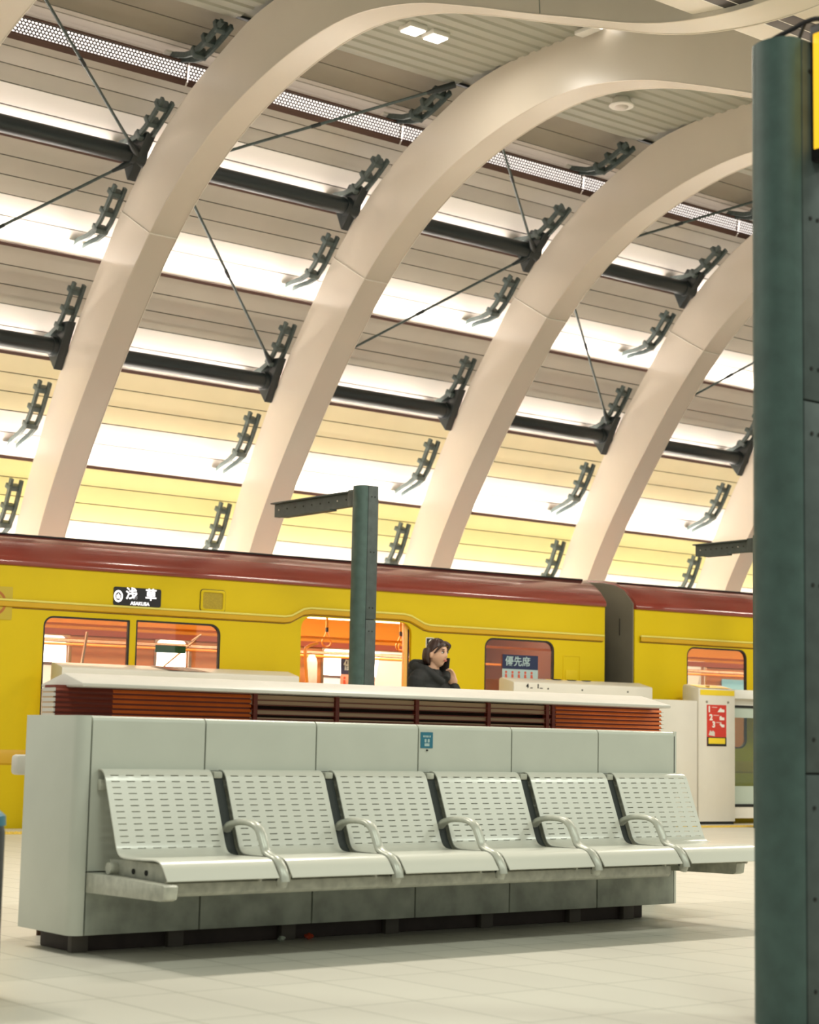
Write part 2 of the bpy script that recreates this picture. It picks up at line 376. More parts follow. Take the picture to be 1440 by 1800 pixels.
for bi, (a0, a1) in enumerate(bands):
    mb = MB(); L = a1 - a0; j = 0.49 if bi != 7 else 0.3
    RC = 0.30 if bi == 7 else REC; TR = 0.30 if bi == 6 else REC
    def off(a):
        u = a - a0
        return RC + (0.10 - RC) * (u / j) if u < j else 0.10 * (1 - (u - j) / (L - j))
    marks = [a0, a0 + j * 0.5, a0 + j, a0 + j + (L - j) / 3, a0 + j + (L - j) * 2 / 3, a1]
    for q in range(5):
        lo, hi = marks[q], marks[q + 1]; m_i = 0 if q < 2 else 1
        pts = [sh(lo + 0.005, off(lo) + 0.010)[0], sh(lo + 0.005, off(lo))[0]]
        pts += [sh(lo + 0.005 + (hi - lo - 0.010) * t / 4, off(lo + (hi - lo) * t / 4))[0] for t in range(1, 4)]
        pts += [sh(hi - 0.005, off(hi))[0], sh(hi - 0.005, off(hi) + 0.010)[0]]
        strip(mb, pts, m_i)
        if q < 4: strip(mb, [sh(hi - 0.006, off(hi) + 0.010)[0], sh(hi + 0.006, off(hi) + 0.010)[0]], 2)
    # lip and trough at the top of the band
    if bi < 7:
        strip(mb, [sh(a1 - 0.005, 0)[0], sh(a1 - 0.005, -0.012)[0], sh(a1 + 0.030, -0.012)[0], sh(a1 + 0.030, 0.004)[0]], 3)
        strip(mb, [sh(a1 + 0.030, 0.004)[0], sh(a1 - 0.03, 0.006)[0], sh(a1 - 0.03, TR + 0.01)[0], sh(a1 + 0.01, TR + 0.01)[0]], 0)
    o = mb.build('wall_vault', [BOARD_LIT, upper_mat[bi], GAP, LIP], smooth=20)
    tag(o, kind='structure')
# cove strip lights, one per bay and lip, plus an added row on the lowest, unseen lip
for li, a in enumerate(LIPS_A + [ADDED_LIP]):
    if li == 5: continue
    p, d, n = sh(a + 0.012, 0.045)
    nv = d * 1.0 + n * 0.35
    for k in range(-1, NR):
        xa = RX0 + RDX * k + 0.05
        area_light('cove_strip_light', (xa + RDX / 2, p.x, p.y), (1, 0, 0), (0, nv.x, nv.y), RDX - 0.02, 0.03, COVE_W * [1.2, 1.2, 0.75, 0.95, 0.42, 0.0, 2.5][li], COVE_C)

# unseen lights added behind the train to whiten its far windows
for k in range(-1, NR):
    area_light('added_window_fill', (RX0 + RDX * k + RDX / 2, 11.35, 0.2), (1, 0, 0), (0, 0.75, 0.66), RDX - 0.1, 0.06, 55, (1.0, 0.94, 0.80))
# perforated light fascia along the top lip, one length per bay
fp = None
for k in range(-1, NR):
    if fp is None:
        t = empty('perforated_fascia', (0, 0, 0)); fp = t
        p0 = sh(6.535, -0.015)[0] + Vector((-0.058, -0.066)); p1 = Vector((p0.x - 0.02, p0.y + 0.172))
        me = bpy.data.meshes.new('perforated_plate')
        me.from_pydata([(0, p0.x, p0.y), (RDX - 0.02, p0.x, p0.y), (RDX - 0.02, p1.x, p1.y), (0, p1.x, p1.y)], [], [(0, 1, 2, 3)])
        uvl = me.uv_layers.new(name='UVMap'); wd = (p1 - p0).length
        for i, uvv in enumerate([(0, 0), (RDX - 0.02, 0), (RDX - 0.02, wd), (0, wd)]): uvl.data[i].uv = uvv
        me.materials.append(PERF); o = bpy.data.objects.new('perforated_plate', me); COL.objects.link(o); o.parent = t
        mb = MB(); q0 = p0 + Vector((0.036, 0.0)); q1 = p1 + Vector((0.036, -0.01))
        mb.add([(0, q0.x, q0.y), (RDX - 0.02, q0.x, q0.y), (RDX - 0.02, q1.x, q1.y), (0, q1.x, q1.y)], [(0, 1, 2, 3)])
        mb.build('light_strip', LAMPP, t)
        mb = MB(); mb.tube([(0, p0.x, p0.y), (RDX - 0.02, p0.x, p0.y)], 0.012, 6); mb.tube([(0, p1.x, p1.y), (RDX - 0.02, p1.x, p1.y)], 0.012, 6)
        b0 = p0 + Vector((0.035, -0.045))
        mb.add([(0, p0.x, p0.y), (RDX - 0.02, p0.x, p0.y), (RDX - 0.02, b0.x, b0.y), (0, b0.x, b0.y)], [(0, 1, 2, 3)])  # dark strip below the plate: its shadow put in as colour
        mb.build('edge_rail_and_shade', LIP, t)
    else: t = copy_tree(fp)
    t.location = (RX0 + RDX * k + 0.06, 0, 0)
    tag(t, ['perforated light fascia in the bay cut off by the top left corner', 'perforated light fascia running to the leftmost full arch', 'perforated light fascia between the first and second full arches',
            'perforated light fascia between the second and third full arches', 'perforated light fascia between the third and fourth full arches', 'perforated light fascia running behind the big green pillar',
            'far perforated light fascia hidden past the pillar', 'farthest perforated light fascia'][k + 1], 'light fascia', 'perforated light fascias high on the vault')

# purlin tubes between arches
TU = (9.34, 6.45); TL = (10.80, 4.765)
for ti, (cy, cz) in enumerate((TU, TL)):
    first = None
    for k in range(-1, NR - 1):
        if first is None:
            t = empty('purlin_tube', (0, 0, 0)); first = t
            mb = MB(); mb.tube([(RW, cy, cz), (RDX - 0.13, cy, cz)], 0.088, 20); mb.build('pipe', DARKST, t)
            mb = MB(); mb.tube([(RDX - 0.15, cy, cz), (RDX - 0.10, cy, cz)], 0.10, 20); mb.tube([(RDX - 0.10, cy, cz), (RDX, cy, cz)], [0.095, 0.12], 14)
            mb.build('end_collar', DARKST, t)
        else: t = copy_tree(first)
        t.location = (RX0 + RDX * k, 0, 0)
        where = ['beyond the left picture edge', 'reaching the leftmost full arch', 'between the first and second full arches', 'between the second and third full arches',
                 'between the third and fourth full arches', 'running behind the big green pillar', 'past the pillar'][k + 1]
        tag(t, ('upper' if ti == 0 else 'lower') + ' dark purlin tube ' + where, 'tube', 'dark purlin tubes between the arches')

# bracing rods
UJ = (9.30, 6.42); LJ = (10.72, 4.90); TJ = (7.62, 7.34)
def rod(x0, p0, x1, p1, label):
    t = empty('bracing_rod', (x0, p0[0], p0[1])); a = Vector((0, 0, 0)); b = Vector((x1 - x0, p1[0] - p0[0], p1[1] - p0[1]))
    u = b.normalized(); L = b.length
    mb = MB(); mb.tube([a + u * 0.22, b - u * 0.22], 0.015, 10); mb.build('rod', BRKT, t)
    for (q, sgn) in ((a, 1), (b, -1)):
        mb = MB(); mb.tube([q, q + u * sgn * 0.16, q + u * sgn * 0.22, q + u * sgn * 0.30], [0.034, 0.034, 0.026, 0.017], 10); mb.build('fork_end', DARKST, t)
    mid = b * 0.5; mb = MB(); mb.tube([mid - u * 0.05, mid + u * 0.05], 0.021, 8); mb.build('turnbuckle', DARKST, t)
    tag(t, label, 'rod', 'thin bracing rods crossing the vault bays')
def RXk(k): return RX0 + RDX * k
bay = ['before the leftmost full arch', 'between the first and second full arches', 'between the second and third full arches', 'between the third and fourth full arches', 'beside the big green pillar']
for k in range(0, 5):
    if k % 2 == 0:   # joints meet on the right-hand arch
        xr = RXk(k + 1) - 0.05; xl = RXk(k) + RW + 0.05
        rod(xr, UJ, xl, LJ, 'lower bracing rod falling left ' + bay[k])
        rod(xr, UJ, xl, TJ, 'upper bracing rod rising left ' + bay[k])
    else:
        xl = RXk(k) + RW + 0.05; xr = RXk(k + 1) - 0.05
        rod(xl, UJ, xr, LJ, 'lower bracing rod falling right ' + bay[k])
        rod(xl, UJ, xr, TJ, 'upper bracing rod rising right ' + bay[k])

# brackets tying the arches to the cladding
bnames = ['just above the train roof', 'above the lowest cove', 'above the lower purlin tube', 'above the middle cove', 'above the upper purlin tube', 'above the perforated fascia']
for bi, a in enumerate(LIPS_A):
    first = None
    for k in range(1, NR):
        if first is None:
            t = empty('cladding_bracket', (0, 0, 0)); first = t
            for rail, (xo, extra) in enumerate(((-0.13, 0.0), (-0.03, 0.03))):
                mb = MB(); pts = []
                for (da, of) in ((0.10, 0.115), (0.20, 0.03), (0.32, -0.09), (0.44, -0.17), (0.58, -0.20), (0.72, -0.205), (0.86, -0.20), (0.98, -0.19)):
                    p = sh(a + da, of - extra)[0]; pts.append((xo, p.x, p.y))
                pts = [Vector(p) for p in pts]; vs = []; fs = []
                for i, p in enumerate(pts):
                    d = (pts[min(i + 1, len(pts) - 1)] - pts[max(i - 1, 0)]).normalized(); nn = Vector((0, d.z, -d.y))
                    for (ex, en) in ((-0.015, -0.026), (0.015, -0.026), (0.015, 0.026), (-0.015, 0.026)): vs.append(p + Vector((ex, 0, 0)) + nn * en)
                n = len(pts)
                for i in range(n - 1):
                    for c in range(4): fs.append((i * 4 + c, i * 4 + (c + 1) % 4, i * 4 + 4 + (c + 1) % 4, i * 4 + 4 + c))
                fs += [(3, 2, 1, 0), tuple(4 * (n - 1) + c for c in range(4))]
                mb.add(vs, fs); mb.build('rail', BRKT, t, smooth=30)
            for da in (0.46, 0.66, 0.88):
                p, d, n = sh(a + da, -0.17)
                A = Matrix(((1, 0, 0, -0.10), (0, d.x, n.x, p.x), (0, d.y, n.y, p.y), (0, 0, 0, 1)))
                mb = MB(); mb.box(-0.05, 0.09, -0.028, 0.028, -0.065, 0.055, M=A); mb.build('clamp', BRKT, t, bevel=0.008)
            p, d, n = sh(a + 0.12, 0.10); A = Matrix(((1, 0, 0, -0.10), (0, d.x, n.x, p.x), (0, d.y, n.y, p.y), (0, 0, 0, 1)))
            mb = MB(); mb.box(-0.10, 0.10, -0.04, 0.03, -0.01, 0.02, M=A); mb.build('foot_plate', WHITE, t)
        else: t = copy_tree(first)
        t.location = (RXk(k), 0, 0)
        tag(t, 'dark bracket with two rails %s, behind the %s full arch' % (bnames[bi], ORD[k - 1]), 'bracket', 'brackets between arches and vault cladding')

# corrugated ceiling deck (folds run along X) and the smooth panel beside it
mb = MB(); pts = []; y = 7.72; i = 0
while y > 5.55:
    z = 7.378 if i % 4 in (0, 1) else 7.364
    pts.append(Vector((y, z))); y -= (0.055 if i % 2 == 0 else 0.028); i += 1
bay_strip(mb, pts, 0); mb.box(X0, X1, 5.5, 7.75, 7.425, 7.5)
tag(mb.build('ceiling', CEIL, smooth=20), kind='structure')
mb = MB(); bay_strip(mb, [Vector((5.5, 7.42)), Vector((5.5, 7.36)), Vector((-3.4, 7.36))], 0); mb.box(X0, X1, -4.0, 5.5, 7.425, 7.5); tag(mb.build('ceiling_panel', CEIL2, smooth=0), kind='structure')
mb = MB(); mb.box(X0, X1, 7.72, 7.76, 7.40, 7.62); tag(mb.build('trim_1', DARKST, smooth=0), kind='structure')
# low infill in the trough of the arches with its black slot
def in_z(y):
    for p, q in zip(INc[:-1], INc[1:]):
        if (p.x - y) * (q.x - y) <= 0 and p.x != q.x: return p.y + (q.y - p.y) * (y - p.x) / (q.x - p.x)
    return 6
mb = MB()
for (ya, yb, mi) in ((2.03, 1.76, 0), (1.76, 1.745, 2), (1.745, 1.628, 1), (1.628, 1.618, 2), (1.618, 1.49, 1), (1.49, -1.5, 0)):
    ys = [ya + (yb - ya) * t / 5 for t in range(6)]; bay_strip(mb, [Vector((y_, in_z(y_) + 0.03)) for y_ in ys], mi)
tag(mb.build('ceiling_infill', [RIB, BLACK, WHITE], smooth=20), kind='structure')

# square downlight pair, dome sensor and small tube lamp on the ceiling
for (lx, ly, lab) in ((6.76, 6.78, 'square glowing downlight on the ceiling, left one of the pair'), (7.03, 6.78, 'square glowing downlight on the ceiling, right one of the pair')):
    t = empty('ceiling_light', (lx, ly, 7.33)); tag(t, lab, 'ceiling light', 'pair of square downlights on the ceiling')
    mb = MB(); mb.box(-0.10, 0.10, -0.09, 0.09, 0, 0.05); mb.build('housing', WHITE, t, bevel=0.006)
    mb = MB(); mb.box(-0.085, 0.085, -0.075, 0.075, -0.012, -0.001); mb.build('diffuser', LAMPW, t)
    area_light('downlight_lamp', (lx, ly, 7.30), (1, 0, 0), (0, 0, -1), 0.16, 0.14, 12, (1, 0.93, 0.82))
t = empty('ceiling_sensor', (9.53, 6.84, 7.33)); tag(t, 'white round dome fitting hanging under the corrugated ceiling', 'ceiling fitting')
mb = MB(); mb.tube([(0, 0, 0.04), (0, 0, -0.05), (0, 0, -0.06)], [0.07, 0.13, 0.12], 24); mb.build('dome_base', WHITE, t)
mb = MB(); mb.tube([(0, 0, -0.055), (0, 0, -0.075), (0, 0, -0.085)], [0.075, 0.06, 0.02], 20); mb.build('dome_lens', CAP, t)
t = empty('tube_lamp', (8.0, 5.62, 7.30)); tag(t, 'short white tube lamp fixed high on the second full arch', 'lamp')
mb = MB(); mb.box(-0.14, -0.03, -0.10, 0.16, -0.02, 0.02); mb.build('housing', WHITE, t, bevel=0.006)
mb = MB(); mb.box(-0.13, -0.04, -0.16, -0.101, -0.018, 0.018); mb.build('lamp_end', LAMPW, t, bevel=0.004)

# ------------------------------------------------------------------ BENCH
SEAMS = [0.0, 0.495, 1.022, 1.551, 2.077, 2.606, 3.112]
t = empty('bench_partition', (0, 0, 0), label='long low pale grey panelled wall behind the six seats', cat='partition')
gp = 0.0035
def panel_prof(y0, y1, z0, z1, r):
    return rrect(y0, y1, z0, z1, [0.004, 0.004, r, r], 5)
mb = MB(); mb.box(0.004, 3.108, 0.012, 0.40, 0.08, 0.855); mb.build('core', GAP, t, smooth=0)
for i in range(6):
    a, b = SEAMS[i] + gp, SEAMS[i + 1] - gp
    mb = MB(); mb.prism(rrect(0.0, 0.417, 0.303, 0.873, [0.002, 0.002, 0.022, 0.022], 6), a, b, axis=0); mb.build('upper_panel', BENCHW, t, smooth=35)
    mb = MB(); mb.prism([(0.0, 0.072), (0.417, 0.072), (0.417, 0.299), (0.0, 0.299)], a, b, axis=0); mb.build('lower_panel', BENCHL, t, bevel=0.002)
def cap(x0, x1, name):
    m = MB(); r = 0.045; pts = []
    out = x0 if name == 'L' else x1; inn = x1 if name == 'L' else x0
    sg = 1 if name == 'L' else -1
    n = 7
    pts.append((inn, 0.0))
    for k in range(n + 1):
        a_ = math.pi / 2 * k / n; pts.append((out + sg * r * (1 - math.sin(a_)), r * (1 - math.cos(a_))))
    pts.append((out, 0.417))
    pts.append((inn, 0.417)); m.prism(pts, 0.072, 0.873, axis=2); return m
bmk = cap(-0.056, 0.0 - gp, 'L'); bmk.build('end_cap', BENCHW, t, bevel=0.012, smooth=50, segs=3)
bmk = cap(3.112 + gp, 3.148, 'R'); bmk.build('end_cap', BENCHW, t, bevel=0.008, smooth=50, segs=3)
mb = MB(); mb.box(0.02, 3.03, 0.13, 0.38, 0.0, 0.075); mb.build('plinth', PLINTH, t, bevel=0.006)
for x in [0.08] + SEAMS[1:6] + [2.95]:
    mb = MB(); mb.box(x - 0.075, x - 0.005, 0.10, 0.13, 0.0, 0.073); mb.build('foot', FOOT, t, bevel=0.003)
# small blue notice on the partition
def on_face(x, z): return face_y(x, -0.003, z)
mb = MB(); mb.box(1.562, 1.628, -0.0025, -0.0002, 0.775, 0.842); st = mb.build('notice', BLUE, t, smooth=0); st['label'] = 'small blue notice with white symbols'
for (x, z, wd, h) in ((1.578, 0.824, 0.008, 0.008), (1.589, 0.824, 0.007, 0.008), (1.599, 0.824, 0.008, 0.008), (1.611, 0.824, 0.007, 0.008), (1.587, 0.806, 0.010, 0.014), (1.604, 0.806, 0.010, 0.014), (1.595, 0.789, 0.026, 0.012)):
    mb = MB(); mb.box(x - wd / 2, x + wd / 2, -0.004, -0.0026, z - h / 2, z + h / 2); mb.build('print_mark', LBLUE, st, smooth=0)
mb = MB(); mb.tube([(1.597, -0.006, 0.766), (1.597, -0.0005, 0.766)], 0.004, 10); mb.build('stud', GAP, t)

bench = empty('station_bench', (0, 0, 0), label='row of six white perforated metal seats on a beam fixed to the partition', cat='bench')
# seat profile (y,z) from the rolled top over the back, seat and rolled front
SP = [(0.012, 0.600), (0.020, 0.640), (0.012, 0.662), (-0.010, 0.674), (-0.034, 0.670), (-0.050, 0.655), (-0.058, 0.640)]
SP += [(-0.058 - 0.092 * k / 13, 0.640 - 0.225 * k / 13) for k in range(1, 14)]
SP += [(-0.160, 0.393), (-0.172, 0.377), (-0.190, 0.367), (-0.215, 0.363), (-0.26, 0.362), (-0.31, 0.363), (-0.36, 0.364), (-0.41, 0.366), (-0.445, 0.365), (-0.470, 0.358), (-0.488, 0.344), (-0.502, 0.326), (-0.515, 0.310), (-0.522, 0.300)]
SC = interp([Vector(p) for p in SP], 4)
acc = [0.0]
for i in range(1, len(SC)): acc.append(acc[-1] + (SC[i] - SC[i - 1]).length)
def atp(s):
    for i in range(len(acc) - 1):
        if acc[i + 1] >= s: break
    tt = (s - acc[i]) / (acc[i + 1] - acc[i]); return SC[i].lerp(SC[i + 1], min(max(tt, 0), 1))
def make_seat_mesh():
    wS = 0.468; cols = 7; pc = wS / (cols + 0.25)
    xs = [0.0]
    for c in range(cols):
        cx = pc * (c + 0.62); xs += [cx - 0.0175, cx - 0.006, cx + 0.006, cx + 0.0175]
    xs.append(wS); slots = []
    s0 = 0.140
    srow = [s0 + 0.0235 * r for r in range(13)]
    cuts = set([0.0, acc[-1]])
    for s in srow: cuts |= {s - 0.0020, s + 0.0020}
    s = 0.0
    while s < acc[-1]:
        if all(abs(s - c) > 0.004 for c in cuts): cuts.add(round(s, 5))
        s += 0.009
    cuts = sorted(cuts); vs = []; fs = []
    for c in cuts:
        p = atp(c)
        for x in xs: vs.append((x, p.x, p.y))
    n = len(xs)
    for i in range(len(cuts) - 1):
        mid = (cuts[i] + cuts[i + 1]) / 2; slot_row = any(abs(mid - s_) < 0.0020 for s_ in srow)
        for k in range(n - 1):
            if slot_row and k >= 1 and (k - 1) % 4 in (0, 1, 2): continue
            fs.append((i * n + k, i * n + k + 1, (i + 1) * n + k + 1, (i + 1) * n + k))
    me = bpy.data.meshes.new('seat'); me.from_pydata(vs, [], fs)
    bm = bmesh.new(); bm.from_mesh(me); bmesh.ops.solidify(bm, geom=bm.faces[:], thickness=0.0045)
    bmesh.ops.recalc_face_normals(bm, faces=bm.faces); bm.to_mesh(me); bm.free()
    me.materials.append(SEATM); me.shade_smooth(); me.set_sharp_from_angle(angle=math.radians(35)); return me
seat_me = make_seat_mesh()
seat0 = None
for i in range(6):
    x0 = 0.030 + 0.527 * i
    if seat0 is None:
        s = bpy.data.objects.new('seat', seat_me); COL.objects.link(s); s.parent = bench; seat0 = s
        for xx in (0.03, 0.43):     # cast support under each seat side
            mb = MB(); mb.prism([(-0.06, 0.350), (-0.10, 0.300), (-0.455, 0.285), (-0.465, 0.335), (-0.42, 0.355), (-0.2, 0.356)], xx, xx + 0.010, axis=0)
            mb.build('seat_support', FRAME, s, bevel=0.002)
            for yy in (-0.24, -0.33):
                mb = MB(); mb.tube([(xx - 0.004, yy, 0.318), (xx + 0.001, yy, 0.318)], 0.010, 12); mb.build('bolt', GAP, s)
        mb = MB(); mb.tube([(-0.005, -0.115, 0.322), (0.474, -0.115, 0.322)], 0.021, 14); mb.build('cross_tube', FRAME, s)
        mb = MB(); mb.box(0.0, 0.468, -0.022, 0.0, 0.60, 0.64); mb.build('wall_bracket', FRAME, s, bevel=0.003)
    else: s = copy_tree(seat0, bench)
    s.location = (x0, 0, 0)
RAILM = mat('seat_rail_gap_shade', (0.014, 0.019, 0.016), 0.6)  # near-black strip between seats; the gap's shade is put into its colour
for i in range(5):
    xa = 0.030 + 0.527 * i + 0.4975
    mb = MB(); cv = [SC[q] for q in range(len(SC)) if 0.03 < acc[q] < acc[-1] - 0.02]
    up_ = [(p.x + 0.014 if p.y > 0.38 else p.x, p.y - (0.016 if p.y <= 0.38 else 0.0)) for p in cv]; dn_ = [(p.x + 0.045 if p.y > 0.40 else p.x + 0.01, p.y - (0.03 if p.y <= 0.40 else 0.0)) for p in cv]
    n = len(cv); vs = [(x_, *p) for p in up_ for x_ in (xa - 0.024, xa + 0.024)] + [(x_, *p) for p in dn_ for x_ in (xa - 0.024, xa + 0.024)]; fs = []
    for q in range(n - 1):
        fs += [(2 * q, 2 * q + 1, 2 * q + 3, 2 * q + 2), (2 * n + 2 * q, 2 * n + 2 * q + 2, 2 * n + 2 * q + 3, 2 * n + 2 * q + 1), (2 * q, 2 * q + 2, 2 * n + 2 * q + 2, 2 * n + 2 * q), (2 * q + 1, 2 * n + 2 * q + 1, 2 * n + 2 * q + 3, 2 * q + 3)]
    mb.add(vs, fs); mb.build('seat_rail', RAILM, bench, smooth=30)
    mb = MB(); mb.box(xa - 0.020, xa + 0.020, -0.050, 0.0, 0.645, 0.672); mb.build('rail_cap', FRAME, bench, bevel=0.006)
    mb = MB()
    pts = [(-0.112, 0.345), (-0.100, 0.395), (-0.106, 0.437), (-0.138, 0.470), (-0.185, 0.484), (-0.25, 0.488), (-0.31, 0.482), (-0.345, 0.463), (-0.370, 0.425), (-0.392, 0.388), (-0.425, 0.372), (-0.462, 0.362), (-0.492, 0.338), (-0.512, 0.306), (-0.518, 0.285)]
    pts = interp([Vector(p) for p in pts], 4)
    hw = 0.021; th = 0.012; vs = []; fs = []
    for q, p in enumerate(pts):
        d = (pts[min(q + 1, len(pts) - 1)] - pts[max(q - 1, 0)]).normalized(); nn = Vector((d.y, -d.x))
        ring_ = [(-hw, 0), (-hw * 0.75, th * 0.8), (0, th), (hw * 0.75, th * 0.8), (hw, 0), (hw * 0.75, -th * 0.8), (0, -th), (-hw * 0.75, -th * 0.8)]
        for (ex, en) in ring_: vs.append((xa + ex, p.x + nn.x * en, p.y + nn.y * en))
    n = len(pts)
    for q in range(n - 1):
        for c in range(8): fs.append((q * 8 + c, q * 8 + (c + 1) % 8, q * 8 + 8 + (c + 1) % 8, q * 8 + 8 + c))
    fs += [tuple(range(7, -1, -1)), tuple(8 * (n - 1) + c for c in range(8))]
    mb.add(vs, fs); arm = mb.build('armrest', ARMM, bench, smooth=60)
    mb = MB(); mb.tube([(xa, -0.495, 0.318), (xa, -0.503, 0.290), (xa, -0.498, 0.268)], [0.018, 0.024, 0.018], 12); mb.build('armrest_foot', FRAME, arm)
mb = MB(); mb.prism([(-0.30, 0.236), (-0.43, 0.240), (-0.445, 0.252), (-0.445, 0.288), (-0.30, 0.288)], 0.10, 2.62, axis=0); mb.build('beam', FRAME, bench, bevel=0.004)
for x, ye in ((0.0, 0.555), (3.06, 0.43)):
    mb = MB(); mb.prism([(0.0, 0.300), (-0.02, 0.300), (0.01 - ye, 0.291), (-ye, 0.285), (0.007 - ye, 0.243), (0.025 - ye, 0.236), (-0.02, 0.228), (0.0, 0.228)], x, x + 0.055, axis=0); br = mb.build('end_bracket', FRAME, bench, bevel=0.006)

for (x, y, m, nm, lab, sx_) in ((0.93, 0.075, WRAPG, 'crumpled_wrapper', 'tiny pale crumpled wrapper on the floor under the bench wall', 0.017), (1.06, 0.07, WRAPR, 'crumpled_wrapper', 'tiny red crumpled wrapper on the floor under the bench wall', 0.019)):
    bm = bmesh.new(); bmesh.ops.create_icosphere(bm, subdivisions=2, radius=sx_)
    for v in bm.verts: v.co *= random.uniform(0.7, 1.15); v.co.z *= 0.7
    zm = min(v.co.z for v in bm.verts)
    for v in bm.verts: v.co.z -= zm
    me = bpy.data.meshes.new(nm); bm.to_mesh(me); bm.free(); me.materials.append(m); o = bpy.data.objects.new(nm, me); COL.objects.link(o); o.location = (x, y, 0); tag(o, lab, 'litter')

# ------------------------------------------------------------------ LOUVRED CABINET behind the bench
t = empty('louvred_cabinet', (0.1, 0.62, 0), label='white capped cabinet with orange louvres standing behind the bench wall', cat='cabinet')
LX0, LX1, LY = 0.155, 3.645, 0.60
def lb(*a, **k):
    m = MB(); m.box(*a, **k); return m
def put(m, name, mt, **k):
    o = m.build(name, mt, t, M=Matrix.Translation((-0.1, -0.62, 0)), **k); return o
put(lb(LX0 + 0.02, LX1 - 0.02, LY + 0.10, LY + 0.11, 0.0, 1.0), 'core', mat('cabinet_inner', (0.10, 0.05, 0.03), 0.8), smooth=0)
put(lb(LX0 + 0.30, LX1 - 0.01, LY + 0.03, LY + 0.12, 0.0, 0.78), 'base', BENCHW, smooth=0)
put(lb(LX0 - 0.003, LX0 + 0.004, LY + 0.012, LY + 0.11, 0.78, 0.985), 'end_panel', BEIGE, smooth=0)
XM0, XM1 = 1.10, 2.90
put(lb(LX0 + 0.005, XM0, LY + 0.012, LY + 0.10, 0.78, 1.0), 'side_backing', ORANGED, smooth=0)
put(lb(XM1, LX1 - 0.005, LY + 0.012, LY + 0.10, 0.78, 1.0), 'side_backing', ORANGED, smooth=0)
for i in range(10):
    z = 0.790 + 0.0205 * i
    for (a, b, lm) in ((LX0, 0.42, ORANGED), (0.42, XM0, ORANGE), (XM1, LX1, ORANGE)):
        m = MB(); m.prism([(LY + 0.002, z), (LY, z + 0.004), (LY + 0.006, z + 0.013), (LY + 0.016, z + 0.013), (LY + 0.016, z)], a, b, axis=0); put(m, 'louvre_blade', lm)
    m = MB(); m.box(LX0 - 0.004, LX0 + 0.002, LY, LY + 0.10, z, z + 0.014); put(m, 'end_fin', CAP); m = MB(); m.box(LX1 - 0.002, LX1 + 0.012, LY - 0.004, LY + 0.10, z, z + 0.004); put(m, 'end_fin', CAP)
for z0, z1 in ((0.785, 0.862), (0.872, 0.893), (0.905, 0.926), (0.944, 0.990)):
    m = MB(); m.box(XM0, XM1, LY + 0.01, LY + 0.03, z0, z1); put(m, 'grille_bar', BEIGE, bevel=0.002)
for i in range(9):
    z = 0.795 + 0.0205 * i + 0.006
    m = MB(); m.box(XM0, XM1, LY + 0.0, LY + 0.01, z, z + 0.0035); put(m, 'grille_wire', ORANGED)
for x in (XM0 + 0.02, 1.56, 2.02, 2.46, XM1 - 0.02, XM1 - 0.06):
    m = MB(); m.box(x - 0.010, x + 0.010, LY - 0.004, LY + 0.02, 0.785, 1.0); put(m, 'grille_post', ORANGED)
# hipped cap
cz, cz2 = 0.992, 1.008
cx0, cx1, cy0, cy1 = 0.215, 3.62, 0.50, 0.80
V = [(0.21, 0.475, cz), (3.585, 0.475, cz + 0.004), (3.585, 0.83, cz + 0.004), (0.21, 0.83, cz), (0.21, 0.475, cz2), (3.585, 0.475, cz2 + 0.004), (3.585, 0.83, cz2 + 0.004), (0.21, 0.83, cz2), (0.225, 0.665, 1.051), (3.57, 0.665, 1.059)]
m = MB(); m.add(V, [(0, 3, 2, 1), (0, 1, 5, 4), (1, 2, 6, 5), (2, 3, 7, 6), (3, 0, 4, 7), (4, 5, 9, 8), (6, 7, 8, 9), (5, 6, 9), (7, 4, 8)]); put(m, 'roof_cap', CAP, bevel=0.006, smooth=30)
put(lb(0.036, 0.15, 0.67, 0.73, 0.637, 0.718), 'outlet_box', CAP, bevel=0.015)

